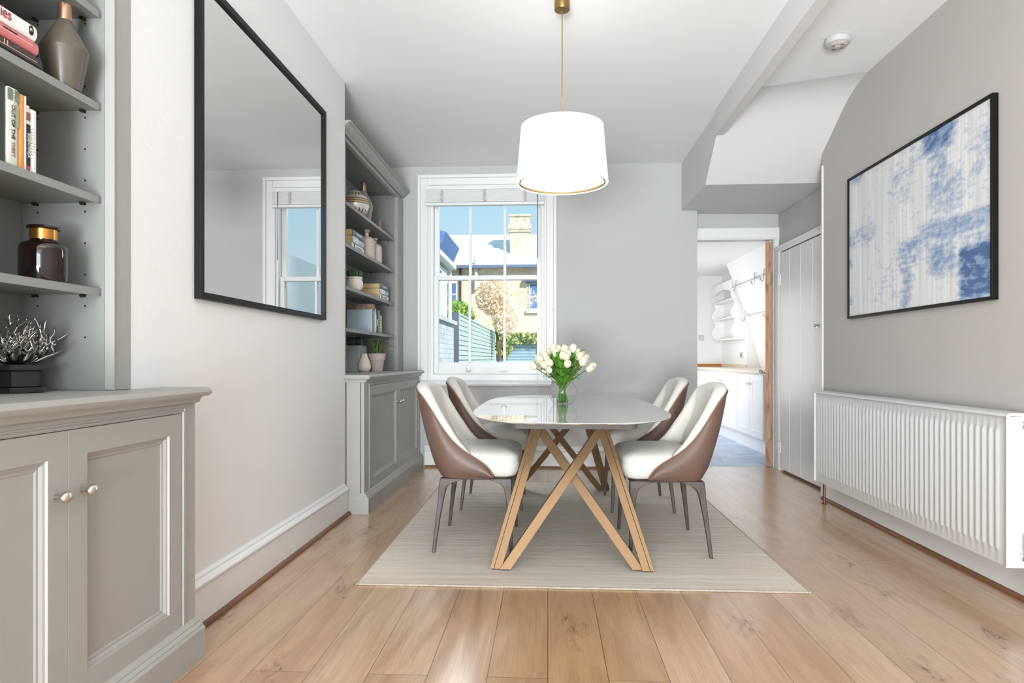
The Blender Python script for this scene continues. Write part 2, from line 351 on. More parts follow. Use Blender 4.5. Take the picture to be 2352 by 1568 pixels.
def thin_glass():
    m = bpy.data.materials.new('window_pane_glass'); m.use_nodes = True; n = m.node_tree.nodes; n.clear(); L = m.node_tree.links
    o = n.new('ShaderNodeOutputMaterial'); t = n.new('ShaderNodeBsdfTransparent'); g = n.new('ShaderNodeBsdfGlossy'); g.inputs['Roughness'].default_value = .02
    mx = n.new('ShaderNodeMixShader'); mx.inputs[0].default_value = .003
    L.new(t.outputs[0], mx.inputs[1]); L.new(g.outputs[0], mx.inputs[2]); L.new(mx.outputs[0], o.inputs[0]); return m
M_GLASS = thin_glass()
window()
# ---- venetian blind ----
def blind():
    M = mat('blind_slats', (226, 226, 226), .5)
    b = thing('venetian_blind', 'white venetian blind raised to the top of the sash window', 'blind', (-.575, YB-.06, 2.41))
    B('headrail', MB().box(-1.118, -.03, YB-.10, YB-.045, 2.552, 2.588), M_TRIM, b, bevel=.004)
    s = MB(); z = 2.437
    while z < 2.548:
        s.add([(-1.11, YB-.10, z+.001), (-.035, YB-.10, z+.001), (-.035, YB-.05, z+.003), (-1.11, YB-.05, z+.003), (-1.11, YB-.10, z+.0068), (-.035, YB-.10, z+.0068), (-.035, YB-.05, z+.0085), (-1.11, YB-.05, z+.0085)],
              [(0, 3, 2, 1), (4, 5, 6, 7), (0, 1, 5, 4), (1, 2, 6, 5), (2, 3, 7, 6), (3, 0, 4, 7)]); z += .0075
    B('slats', s, M, b)
    B('bottom_rail', MB().box(-1.115, -.03, YB-.104, YB-.046, 2.408, 2.434), M_TRIM, b, bevel=.003)
    for x in (-.965, -.575, -.205):
        t = MB()
        for i in range(14):
            zz = 2.437+i*.0083; t.box(x-.012+.005*sin(i*2.1), x+.012+.005*sin(i*2.1), YB-.110, YB-.104, zz, zz+.006)
        B('ladder_tape', t, mat('tape', (190, 189, 186), .8), b)
    B('wand', MB().tube([(-.092, YB-.108, 2.55), (-.092, YB-.115, 2.40), (-.095, YB-.115, 1.92)], [.003, .003, .005], 8), mat('wand_dark', (60, 70, 84), .4), b, smooth=True)
    B('pull_cord', MB().tube([(-.096, YB-.125, 2.55), (-.097, YB-.127, .66)], .0012, 5), M_TRIM, b)
blind()

# ---- kitchen doorway and its door, cupboard door ----
dm = MB().box(1.30, 2.155, YD-.02, YD, 2.105, 2.215).box(1.30, 2.11, YD-.028, YD, 2.112, 2.125).box(1.28, 1.30, YD-.02, YD, 2.1, 2.2)
struct('trim_kitchen_architrave', dm.box(2.085, 2.129, YD-.02, YD, 0, 2.11), M_TRIM, 'white architrave around the kitchen doorway', 'trim', bevel=.004)
struct('trim_kitchen_jamb', MB().box(2.083, 2.10, YD, YD+.12, 0, 2.125).box(1.36, 2.083, YD, YD+.12, 2.11, 2.125).box(2.07, 2.083, YD+.075, YD+.12, 0, 2.11), M_TRIM, 'white jamb of the kitchen doorway', 'trim')
def kitchen_door():
    d = thing('door_1', 'open white door into the kitchen with bare brown hinge edge', 'door', (2.068, YD+.03, .005), -R(18.3)); d['kind'] = 'structure'
    ORG[d.name] = (0, 0, 0)
    Mw = N('raw_door_edge', rough=.6); tc = Mw.new('ShaderNodeTexCoord').outputs['Object']
    n1 = Mw.new('ShaderNodeTexNoise', {'Vector': Mw.new('ShaderNodeMapping', {'Vector': tc, 'Scale': (30, 30, 5)}).outputs[0], 'Scale': 1.0, 'Detail': 6.0}).outputs[0]
    Mw.L.new(Mw.ramp(n1, (.3, srgb(120, 74, 44)), (.5, srgb(186, 128, 84)), (.68, srgb(196, 150, 112)), (.8, srgb(150, 112, 60))), Mw.p.inputs['Base Color'])
    leaf = MB().rings(lambda u, h, dd: (-.045-dd if False else -.0225-dd, u, h), .004, .70, .0, 2.085, [(0, -.0225), (0, .0225), (.1, .0225), (.11, .014)])
    leaf.box(-.045, 0, .004, .70, 0, 2.085)
    B('leaf', leaf, M_TRIM, d)
    B('hinge_edge', MB().box(-.044, -.001, 0, .006, .0, 2.085), Mw.m, d)
    for z in (1.69, .25):
        B('hinge', MB().box(-.036, -.002, -.003, .001, z, z+.115).lathe([(.006, 0), (.006, .115)], (.004, -.004, z), 10), mat('aged_hinge', (170, 136, 96), .55, metal=.15), d)
    k = MB().lathe([(.026, 0), (.026, .004), (.010, .008), (.009, .026), (.016, .034), (.024, .044), (.025, .052), (.018, .062), (.0, .064)], (0, 0, 0), 20, axis='x')
    k.v = [(-.047-x, y+.63, z+.873) for x, y, z in k.v]
    B('door_knob', k, M_CHR, d, smooth=True)
kitchen_door()
def cupboard_door():
    d = thing('door_2', 'white boarded door of the cupboard under the stairs', 'door', (2.11, 5.5, 0)); d['kind'] = 'structure'
    ys = [4.98, 5.03, 5.277, 5.523, 5.774, 6.010]
    m = MB()
    for a, b in zip(ys[:-1], ys[1:]):
        m.box(2.088, 2.115, a+.003, b-.003, .02, 1.955)
    m.box(2.094, 2.115, 4.98, 6.010, .02, 1.955)
    B('boards', m, M_TRIM, d, bevel=.003)
    f = MB().box(2.083, 2.13, 6.022, 6.14, 0, 2.012).box(2.083, 2.13, 4.87, 6.022, 1.965, 2.012).box(2.076, 2.13, 4.87, 6.15, 2.005, 2.022).box(2.083, 2.13, 4.865, 4.97, 0, 1.965)
    B('door_frame', f, M_TRIM, d, bevel=.003)
    for z in (1.665, .16):
        B('hinge', MB().box(2.078, 2.09, 5.985, 6.04, z, z+.10).lathe([(.007, 0), (.007, .10)], (2.078, 6.016, z), 8), M_TRIM, d)
    B('door_knob', MB().lathe([(.018, 0), (.018, -.004), (.007, -.006), (.007, -.018), (.014, -.026), (.012, -.034), (0, -.036)], (2.088, 5.178, 1.262), 16, axis='x'), M_NICK, d, smooth=True)
cupboard_door()

# ================================================================== THE KITCHEN BEYOND
struct('floor_kitchen', MB().box(.9, 3.2, YD+.011, 10.55, -.05, .0), M_SLATE, 'blue grey slate tiles on the kitchen floor', 'floor')
struct('ceiling_kitchen', MB().box(.9, 3.2, YD+.12, 10.55, 2.31, 2.38), M_KITW, 'white kitchen ceiling', 'ceiling')
struct('wall_kitchen_end', MB().box(.9, 3.2, 10.46, 10.56, 0, 2.31), M_KITW, 'white end wall of the kitchen', 'wall')
struct('wall_kitchen_right', MB().box(2.745, 3.2, 9.187, 10.46, 0, 2.31), M_KITW, 'white kitchen wall carrying the scalloped shelf', 'wall')
struct('wall_kitchen_left', MB().box(.8, .9, YB+.3, 10.55, 0, 2.38), M_KITW, 'white wall on the window side of the kitchen', 'wall')
struct('wall_kitchen_slope', MB().prism([(2.47, 2.31), (2.72, 1.66), (2.80, 1.36), (2.93, .9), (2.93, 0), (3.2, 0), (3.2, 2.31)], 'y', YD+.12, 9.185), M_KITW, 'sloping white kitchen wall carrying the hook rails', 'wall')
M_WORK = mat('pale_worktop', (222, 206, 188), .35, noise=.08, nscale=10, stretch=(6, 1, 1))
M_OAKUP = mat('oak_upstand', (190, 128, 62), .45, noise=.2, nscale=10, stretch=(1, 1, 6))
YK = [6.862, 7.31, 7.80, 8.48, 9.12, 9.83, 10.455]
def kitchen_units():
    tag(B('kitchen_worktop', MB().box(2.20, 2.744, 6.862, 10.455, .852, .886).box(2.744, 2.92, 6.862, 9.18, .852, .886), M_WORK, origin=(2.4, 8.7, .852), bevel=.004),
        'long pale wooden worktop above the white kitchen cupboards', 'worktop')
    up = thing('worktop_upstand', 'low oak upstand strip running along the back of the kitchen worktop', 'upstand', (2.4, 10.45, .887))
    B('end_strip', MB().box(2.2, 2.744, 10.435, 10.458, .887, .928), M_OAKUP, up)
    B('side_strip', MB().box(2.722, 2.744, 9.187, 10.433, .887, .928), M_WORK, up)
    names = [('nearest the open door', 6.862, 7.80), ('in the middle of the run', 7.80, 9.12), ('furthest along, by the end wall', 9.12, 10.455)]
    k = [0]
    for nm, a, b in names:
        t = thing('kitchen_cupboard', f'white shaker kitchen cupboard, the one {nm}', 'cupboard', (2.5, (a+b)/2, 0), group='white kitchen cupboards')
        B('carcass', MB().box(2.238, 2.72, a+.001, b-.001, .15, .85).box(2.28, 2.72, a+.001, b-.001, .0, .15), M_KITW, t)
        mid = YK[YK.index(a)+1]
        for p, q_, kn in ((a+.01, mid-.004, mid-.035), (mid+.004, b-.01, mid+.035)):
            d = B('door', MB().rings(lambda u, h, dd: (2.236-dd, u, h), p, q_, .165, .835, [(0, -.001), (0, .02), (.07, .02), (.073, .010)]), M_KITW, t)
            B('knob', MB().lathe([(.006, 0), (.006, -.014), (.014, -.02), (.016, -.028), (.010, -.034), (0, -.035)], (2.217, kn, .735), 14, axis='x'), M_CHR, d, smooth=True)
kitchen_units()
def scallop_shelf():
    t = thing('wall_shelf', 'white scalloped wall shelf unit hanging in the kitchen', 'shelf', (2.744, 9.8, 1.28))
    def side(y0, y1):
        front = []
        n = 60
        for i in range(n+1):
            z = 1.28+(2.02-1.28)*i/n
            ph = (z-1.28)/.255
            front.append((2.575+.028*cos(2*pi*ph), z))
        pts = front+[(2.56, 2.02), (2.56, 2.095), (2.744, 2.095), (2.744, 1.28)]
        return MB().prism(pts, 'y', y0, y1)
    B('side_panel', side(9.25, 9.268), M_KITW, t); B('side_panel', side(10.32, 10.338), M_KITW, t)
    for z in (1.28, 1.585, 1.84):
        B('shelf', MB().box(2.562, 2.738, 9.268, 10.32, z, z+.018), M_KITW, t)
    B('back_panel', MB().box(2.738, 2.744, 9.268, 10.32, 1.298, 2.09), M_KITW, t)
    arch = [(9.268, 2.095), (9.268, 1.955)]
    for i in range(21):
        u = i/20; arch.append((9.268+1.052*u, 1.955+.06*sin(pi*u)))
    arch += [(10.32, 2.095)]
    B('arched_rail', MB().prism(arch, 'x', 2.556, 2.572), M_KITW, t)
    B('top_moulding', MB().box(2.545, 2.744, 9.235, 10.35, 2.095, 2.115), M_KITW, t, bevel=.004)
scallop_shelf()
def hook_rail(name_label, z, y0, y1, posts):
    x = 2.47+(2.31-z)*.385 if z > 1.66 else 2.72+(1.66-z)*.27
    t = thing('hook_rail', name_label, 'hook rail', (x, y0, z), group='chrome hook rails on the sloping kitchen wall')
    B('rail', MB().tube([(x-.035, y0, z), (x-.035, y1, z)], .005, 8), M_CHR, t, smooth=True)
    for y in posts:
        B('bracket', MB().box(x-.04, x-.005, y-.03, y+.03, z-.012, z+.012), M_CHR, t, bevel=.003)
        B('hook', MB().tube([(x-.04, y+.05, z+.07), (x-.045, y+.05, z), (x-.045, y+.05, z-.05), (x-.06, y+.05, z-.075), (x-.08, y+.05, z-.06), (x-.085, y+.05, z-.035)], .006, 6), M_CHR, t, smooth=True)
hook_rail('upper chrome rail with clear hooks on the sloping kitchen wall', 2.0, 7.75, 9.05, (7.8, 8.15, 8.95))
hook_rail('lower chrome rail with clear hooks on the sloping kitchen wall', 1.595, 8.1, 9.15, (8.15, 9.05))
def plate(name, label, x, y, z, ax):
    if ax == 'y': m = MB().box(x-.043, x+.043, y-.008, y, z-.043, z+.043); m2 = MB().box(x-.008, x+.008, y-.013, y-.008, z-.012, z+.012)
    else: m = MB().box(x-.008, x, y-.06, y+.06, z-.045, z+.045); m2 = MB().box(x-.011, x-.008, y-.04, y+.04, z-.02, z+.02)
    t = thing(name, label, name.split('_')[-1], (x, y, z))
    B('plate', m, mat('switch_plate', (205, 206, 208), .3, metal=.4), t, bevel=.002); B('switch', m2, M_TRIM if ax == 'y' else mat('socket_grey', (150, 150, 150), .5), t)
plate('light_switch', 'small square switch on the end wall of the kitchen', 2.42, 10.459, 1.335, 'y')
plate('wall_socket', 'small double socket on the wall above the kitchen worktop', 2.744, 9.42, 1.06, 'x')

# ================================================================== BUILT-IN GREY CABINETS
def base_unit(label, y0, y1, side_y, doors, knobs, back_y1, zt):
    """footprint runs y0..y1 in the alcove; side_y: end of the projecting front part"""
    t = thing('base_cabinet', label, 'cabinet', (-1.45, (y0+y1)/2, 0), group='grey alcove base cabinets')
    xf = -1.186
    def foot(d): return [(-1.745, y0), (xf+d, y0), (xf+d, side_y+(d if side_y > y1 else 0)), (-1.305, side_y+(d if side_y > y1 else 0)), (-1.305, y1), (-1.745, y1)] if side_y > y1 else \
        [(-1.745, y0), (-1.745, y1), (xf+d, y1), (xf+d, y0-d), (-1.308, y0-d), (-1.308, y0)]
    b = MB().prism(foot(-.018), 'z', .0, zt-.05)
    # face frame around the doors
    ye = side_y if side_y > y1 else y1; ys = y0
    dA, dB = doors[0][0], doors[-1][1]
    f = MB()
    if side_y > y1:
        pass
    for a, c, z0, z1 in ((ys, dA-.004, .1, zt-.05), (dB+.004, ye, .1, zt-.05), (dA-.004, dB+.004, .1, .128), (dA-.004, dB+.004, .826, zt-.05)):
        f.box(xf-.02, xf, a, c, z0, z1)
    B('carcass', b, M_CAB, t, bevel=.002); B('face_frame', f, M_CAB, t)
    bead = MB()
    for ins in (.004, .012):
        bead.rings(lambda u, h, dd: (xf+dd, u, h), dA-.004-ins-.004, dB+.004+ins+.004, .128-ins-.004, .826+ins+.004, [(0, 0), (.001, .003), (.004, .003), (.005, 0)], cap=False)
    B('bead_moulding', bead, M_CAB, t)
    # plinth with two-step moulding, wraps the end
    prof = [(.031, 0), (.031, .098), (.024, .106), (.024, .110), (.014, .118), (.014, .122), (.004, .132), (.0, .134)]
    rings = []
    for d, z in prof:
        if side_y > y1:
            rings.append([(xf+d, y0, z), (xf+d, ye+d*.3, z), (-1.305, ye+d*.3, z), (-1.305, ye-.05, z), (xf-.01, y0, z)])
        else:
            rings.append([(xf+d, y1, z), (xf+d, y0-d*.3, z), (-1.308, y0-d*.3, z), (-1.308, y0+.05, z), (xf-.01, y1, z)])
    B('plinth', MB().loft(rings), M_CAB, t)
    for (a, c), kn in zip(doors, knobs):
        prof = [(0, -.0185), (0, .0), (.001, .0015), (.066, .0015), (.068, -.004), (.074, -.006), (.080, -.0115), (.086, -.012), (.090, -.015)]
        d = B('door', MB().rings(lambda u, h, dd: (xf-.002+dd, u, h), a, c, .13, .824, prof), M_CAB, t)
        k = MB().lathe([(.0055, 0), (.005, .018), (.006, .022)], (xf-.001, kn, .668), 14, axis='x')
        B('knob_stem', k, M_NICK, d, smooth=True)
        B('knob', MB().lathe([(.006, .018), (.011, .020), (.0165, .026), (.0175, .031), (.015, .036), (.009, .040), (0, .0415)], (xf-.001, kn, .668), 24, sx=1.0, sy=.85, axis='x'), M_NICK, d, smooth=True, ang=0)
    return t
def worktop(label, y0, y1, side_y, zt, near):
    t = thing('cabinet_top', label, 'worktop', (-1.45, (y0+y1)/2, zt-.03), group='grey moulded alcove cabinet tops')
    rings = []
    for d, z in ((.010, -.050), (.014, -.048), (.016, -.038), (.022, -.030), (.026, -.030), (.034, -.029), (.041, -.022), (.043, -.015), (.041, -.008), (.034, -.001), (.030, 0)):
        x = -1.186+d; z += zt
        if near: rings.append([(-1.745, y0, z), (x, y0, z), (x, side_y+d, z), (-1.305, side_y+d, z), (-1.305, y1, z), (-1.745, y1, z)])
        else: rings.append([(-1.745, y1, z), (x, y1, z), (x, side_y-d*.5, z), (-1.309, side_y-d*.5, z), (-1.309, y0, z), (-1.745, y0, z)])
    B('moulded_top', MB().loft(rings), M_CAB, t, smooth=True, ang=30)
base_unit('grey panelled base cabinet in the alcove nearest the viewer', .97, 1.984, 2.138, [(1.07, 1.5557), (1.5572, 2.056)], [1.512, 1.602], 1.98, .906)
worktop('grey moulded cabinet top under the nearest bookshelves', .965, 1.984, 2.128, .906, True)
base_unit('grey panelled base cabinet beyond the mirror, next to the window', 4.168, 6.024, 4.166, [(4.30, 5.131), (5.133, 5.93)], [5.09, 5.175], 6.02, .90)
worktop('grey moulded cabinet top beyond the mirror, next to the window', 4.166, 6.024, 4.164, .90, False)
B('side_stile', MB().box(-1.300, -1.21, 4.162, 4.168, .13, .85), M_CAB, bpy.data.objects['base_cabinet.001'])

def bookcase(label, y0, y1, zb, shelves, xf, xs, xb, stile0, stile1, ztop, ropen):
    t = thing('bookcase', label, 'bookcase', (-1.5, (y0+y1)/2, zb), group='grey alcove bookcases')
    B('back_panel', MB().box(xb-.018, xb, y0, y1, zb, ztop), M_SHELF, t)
    pin = mat('shelf_pin', (60, 52, 40), .4, metal=.6)
    for a, b in ((y0+stile0-.024, y0+stile0), (y1-stile1, y1-stile1+.024)):
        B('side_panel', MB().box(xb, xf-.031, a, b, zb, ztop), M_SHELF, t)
    hol = MB()
    for i in range(15):
        for x in (xs-.05, xb+.05):
            z = zb+.16+i*.095; hol.lathe([(.0032, -.0005), (.0032, .0006)], (x, y1-stile1, z), 8, axis='y')
    hf = B('pin_hole', hol, pin, t); hf['kind'] = 'stuff'
    ff = MB()
    for a, b in ((y0, y0+stile0), (y1-stile1, y1)):
        ff.box(xf-.031, xf, a, b, zb, ztop-.02)
    ff.box(xf-.031, xf, y0+stile0, y1-stile1, ropen, ztop-.02)
    B('face_frame', ff, M_CAB, t, bevel=.002)
    bd = MB()
    for yy in (y0+stile0, y1-stile1-.004): bd.box(xf, xf+.003, yy+.0, yy+.004, zb, ropen+.004)
    bd.box(xf, xf+.003, y0+stile0, y1-stile1, ropen, ropen+.004)
    B('bead_moulding', bd, M_CAB, t)
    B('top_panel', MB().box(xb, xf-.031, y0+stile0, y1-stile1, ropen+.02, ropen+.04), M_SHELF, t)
    for z in shelves:
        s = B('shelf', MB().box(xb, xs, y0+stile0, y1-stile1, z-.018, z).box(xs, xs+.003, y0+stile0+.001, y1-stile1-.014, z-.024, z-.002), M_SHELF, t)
        for x in (xs-.05, xb+.05):
            B('shelf_pin', MB().lathe([(.004, 0), (.004, -.012), (.0065, -.013), (.0065, -.018)], (x, y1-stile1, z-.022), 8, axis='y'), pin, s)
    pr = [(0, ropen+.037), (.012, ropen+.037), (.016, ropen+.043), (.016, ropen+.05), (.024, ropen+.055), (.040, ropen+.064), (.052, ropen+.078), (.058, ropen+.084), (.066, ropen+.084), (.072, ropen+.088), (.072, ropen+.095), (0, ropen+.095)]
    B('cornice', MB().prism([(xf+a, b) for a, b in pr], 'y', y0, y1-.05), M_CAB, t, smooth=True, ang=25)
    return t
bookcase('grey open bookcase in the alcove nearest the viewer', .965, 1.984, .907, [1.2145, 1.492, 1.771, 2.05, 2.33], -1.3085, -1.350, -1.60, .078, .078, 2.50, 2.455)
bookcase('grey open bookcase beyond the mirror, next to the window', 4.162, 6.024, .901, [1.2155, 1.504, 1.797, 2.084], -1.345, -1.379, -1.64, .12, .222, 2.50, 2.453)

# ================================================================== MIRROR, PAINTING, RADIATOR, ALARM
def wall_frame(t, fn, u0, u1, z0, z1, face, depth, m):
    return B('frame', MB().rings(fn, u0, u1, z0, z1, [(0, 0), (0, depth), (face, depth), (face, depth-.012), (face, .001)], cap=False), m, t, bevel=.0008)
def mirror():
    t = thing('wall_mirror', 'large rectangular mirror in a thin black frame on the chimney breast', 'mirror', (-1.31, 3.03, 1.226))
    fn = lambda u, h, d: (-1.31+d, u, h)
    wall_frame(t, fn, 2.355, 3.731, 1.226, 2.436, .026, .026, M_BLACK)
    B('mirror_glass', MB().box(-1.302, -1.296, 2.38, 3.706, 1.251, 2.411), M_MIRROR, t)
mirror()
def painting():
    t = thing('painting', 'large framed abstract painting in smoky white and blue', 'painting', (1.99, 3.7, 1.265))
    fn = lambda u, h, d: (1.99-d, u, h)
    wall_frame(t, fn, 3.0, 4.404, 1.265, 2.18, .016, .026, M_BLACK)
    q = N('abstract_painting', rough=.55)
    tc = q.new('ShaderNodeTexCoord').outputs['Object']; sp = q.new('ShaderNodeSeparateXYZ', {0: tc})
    Y, Z = sp.outputs[1], sp.outputs[2]   # object origin at the root: y from -.7 (near the viewer) to .7, z 0..0.915
    u = q.math('MULTIPLY', q.math('SUBTRACT', .704, Y), 1/1.404); v = q.math('MULTIPLY', Z, 1/.915)
    def nz(su, sv, det=4, dist=0, off=0):
        return q.new('ShaderNodeTexNoise', {'Vector': q.new('ShaderNodeCombineXYZ', {0: q.math('MULTIPLY', u, su), 1: q.math('MULTIPLY', v, sv), 2: off}).outputs[0], 'Scale': 1.0, 'Detail': float(det), 'Distortion': float(dist), 'Roughness': .6}).outputs[0]
    streak = nz(70, 1.2, 3); streak2 = nz(26, .7, 2, 0, 3.0); speck = nz(34, 34, 8, 0, 5.0); blot = nz(9, 10, 6, 1.0, 9.0); hz = nz(8, 60, 5, 0, 2.0)
    def boxm(u0, u1, v0, v1, f=.05, a=1.0):
        def ss(x, e0, e1):
            n = q.new('ShaderNodeMapRange', {0: x, 1: e0, 2: e1}, interpolation_type='SMOOTHSTEP'); return n.outputs[0]
        return q.math('MULTIPLY', q.math('MULTIPLY', q.math('MULTIPLY', ss(u, u0-f, u0+f), ss(u, u1+f, u1-f)), q.math('MULTIPLY', ss(v, v0-f, v0+f), ss(v, v1+f, v1-f))), a)
    regs = [(.60, .80, .86, 1.1, .05, .85), (.64, .76, .70, .88, .04, .6), (.64, .86, .50, .76, .06, .48), (.58, .88, .34, .50, .06, .56), (.80, 1.1, .36, .47, .03, .62), (.82, 1.1, .02, .30, .03, 1.0),
            (.83, 1.1, .26, .38, .04, .45), (.42, .62, .26, .44, .05, .55), (.62, .82, .18, .36, .05, .58), (.44, .54, .0, .30, .04, .48), (.0, .26, .48, .64, .05, .40), (.3, .5, .1, .3, .08, .3), (.36, .56, .6, .95, .08, .26), (.84, 1.1, .6, .9, .08, .3), (.03, .16, .93, 1.1, .04, .42), (.5, .56, .8, 1.1, .03, .3), (.0, .04, .36, .42, .02, .5), (.0, .05, .1, .16, .02, .4), (.93, 1.1, .5, .62, .04, .3)]
    tot = None
    for r in regs:
        k = boxm(*r); tot = k if tot is None else q.math('MAXIMUM', tot, k)
    mask = q.math('ADD', tot, q.math('MULTIPLY', q.math('SUBTRACT', q.math('ADD', q.math('MULTIPLY', blot, .6), q.math('MULTIPLY', speck, .6)), .6), 1.9))
    mask = q.math('ADD', mask, q.math('MULTIPLY', q.math('SUBTRACT', hz, .5), .7))
    base = q.mix(q.ramp(streak, (.35, (0, 0, 0)), (.65, (1, 1, 1))), srgb(210, 212, 214), srgb(234, 234, 232))
    base = q.mix(q.math('MULTIPLY', q.ramp(streak2, (.45, (0, 0, 0)), (.7, (1, 1, 1))), .6), base, srgb(196, 196, 194))
    c = q.mix(q.ramp(mask, (.14, (0, 0, 0)), (.32, (.28, .28, .28)), (.72, (1, 1, 1))), base, srgb(134, 156, 188))
    c = q.mix(q.ramp(mask, (.78, (0, 0, 0)), (1.0, (1, 1, 1))), c, srgb(74, 102, 146))
    q.L.new(c, q.p.inputs['Base Color'])
    B('canvas', MB().box(1.972, 1.98, 3.014, 4.39, 1.279, 2.166), q.m, t)
painting()

def radiator():
    M = mat('radiator_enamel', (208, 208, 207), .3)
    y0, y1, z0, z1 = 2.747, 4.649, .157, .782; xf = 1.85
    t = thing('radiator', 'long white ribbed panel radiator under the painting', 'radiator', (1.92, 3.7, z0))
    n = 43; ya, yb = y0+.045, y1-.03; pitch = (yb-ya)/n; rows = []
    prof = [(y0, 0)]
    for i in range(n):
        c = ya+pitch*(i+.5); prof += [(c-pitch*.40, 0), (c-pitch*.26, .25), (c-pitch*.12, .9), (c, 1), (c+pitch*.12, .9), (c+pitch*.26, .25), (c+pitch*.40, 0)]
    prof.append((y1, 0))
    zs = [(z0, 0), (z0+.055, 0), (z0+.068, 1), (z1-.078, 1), (z1-.062, 0), (z1-.012, 0)]
    rg = [[(xf+.012-.0075*a*b, y, z) for y, a in prof] for z, b in zs]
    m = MB().loft(rg, (False, False), close=False)
    m.box(xf+.0125, xf+.020, y0, y1, z0, z1-.012)
    B('ribbed_panel', m, M, t, smooth=True, ang=50)
    B('rear_panel', MB().box(1.935, 1.945, y0+.01, y1-.01, z0+.01, z1-.02), M, t)
    g = MB().prism([(xf+.001, z1-.014), (xf+.004, z1-.004), (xf+.012, z1), (1.945, z1), (1.95, z1-.01), (1.95, z1-.014), (xf+.012, z1-.012)], 'y', y0-.004, y1+.004)
    B('top_grille', g, M, t, smooth=True)
    for y in (y0-.004, y1): B('side_cover', MB().box(xf, 1.95, y, y+.004, z0+.0, z1-.014), M, t, bevel=.0015)
    for z, nm in ((.735, 'bleed_plug'), (.205, 'inlet_plug')):
        p = B(nm, MB().lathe([(.017, 0), (.017, -.010), (.013, -.012), (.013, -.006), (.009, -.006), (.009, -.022), (0, -.022)], (1.918, y0-.004, z), 20, axis='y'), M_CHR, t, smooth=True)
    B('valve', MB().lathe([(.012, 0), (.012, .03), (.018, .035), (.020, .10), (.014, .11), (0, .112)], (1.918, y0-.045, .195), 16), M_TRIM, t, smooth=True)
    B('valve_pipe', MB().tube([(1.918, y0-.004, .205), (1.918, y0-.045, .205), (1.918, y0-.045, .0)], .0075, 8), mat('copper', (84, 46, 34), .4, metal=.5), t, smooth=True)
    B('pipe', MB().tube([(1.912, y1-.015, z0+.02), (1.912, y1-.015, .001)], .0085, 10).lathe([(.016, 0), (.016, .004), (.01, .005)], (1.912, y1-.015, .0), 12), MATS['copper'], t, smooth=True)
    for y in (3.0, 4.4): B('bracket', MB().box(1.945, 1.99, y-.015, y+.015, .3, .65), M, t)
radiator()
def alarm():
    t = thing('smoke_alarm', 'round white smoke alarm on the ceiling beside the boxed beam', 'smoke alarm', (1.614, 3.734, ZC))
    M = mat('alarm_plastic', (190, 189, 186), .5)
    B('housing', MB().lathe([(.060, 0), (.066, -.004), (.068, -.022), (.063, -.034), (.05, -.040), (0, -.041)], (1.614, 3.734, ZC), 40), M, t, smooth=True)
    B('grille_cap', MB().lathe([(.048, 0), (.050, -.006), (.044, -.010), (.018, -.010), (.014, -.014), (0, -.014)], (1.614, 3.734, ZC-.039), 32), mat('alarm_cap', (186, 180, 176), .55), t, smooth=True)
    s = MB()
    for i in range(4):
        a = .4+i*pi/2; s = MB()
        cx, cy = 1.614+.032*cos(a), 3.734+.032*sin(a)
        s.lathe([(.011, 0), (.011, -.002), (0, -.002)], (cx, cy, ZC-.0485), 10, sx=1, sy=.5)
        B('vent_slot', s, mat('alarm_slot', (110, 106, 102), .6), t)
alarm()
def pendant():
    x, y = .071, 3.234
    t = thing('pendant_lamp', 'lit white drum pendant lamp hanging over the table from a brass cord', 'lamp', (x, y, ZC))
    B('canopy', MB().lathe([(.038, 0), (.0385, -.064), (.037, -.067), (.006, -.067), (0, -.067)], (x, y, ZC), 40), M_BRASS, t, smooth=True)
    B('cord', MB().tube([(x, y, ZC-.066), (x, y, 2.13)], .0026, 8), mat('cord', (146, 112, 76), .5, metal=.5), t, smooth=True)
    M = mat('lit_shade', (250, 248, 243), .8, emit=(255, 252, 246), es=.5)
    D = mat('lit_diffuser', (250, 248, 243), .8, emit=(255, 251, 243), es=1.3)
    zb, zt, rb, rt = 1.866, 2.148, .226, .203
    B('shade', MB().lathe([(0, zt), (rt-.006, zt), (rt, zt-.002), (rt+(rb-rt)*.5, (zt+zb)/2), (rb, zb+.012), (rb+.001, zb+.004), (rb-.004, zb), (rb-.010, zb), (rb-.012, zb+.006), (rt-.010, zt-.014), (0, zt-.016)], (x, y, 0), 72, cap=(False, False)), M, t, smooth=True)
    B('brass_ring', MB().lathe([(rb-.0125, zb+.004), (rb-.0125, zb+.016), (rb-.021, zb+.016), (rb-.021, zb+.004)], (x, y, 0), 72, cap=(False, False)), M_BRASS, t, smooth=True)
    B('diffuser', MB().lathe([(0, zb+.010), (rb-.025, zb+.010), (rb-.023, zb+.012), (rb-.025, zb+.014), (0, zb+.014)], (x, y, 0), 72, cap=(False, False)), D, t, smooth=True)
pendant()
lamp('pendant_light', 'POINT', (.071, 3.234, 2.30), (0, 0, 0), 2, (1, .96, .9), shadow_soft_size=.12)
lamp('pendant_light_below', 'POINT', (.071, 3.234, 1.70), (0, 0, 0), 6, (1, .96, .9), shadow_soft_size=.12)

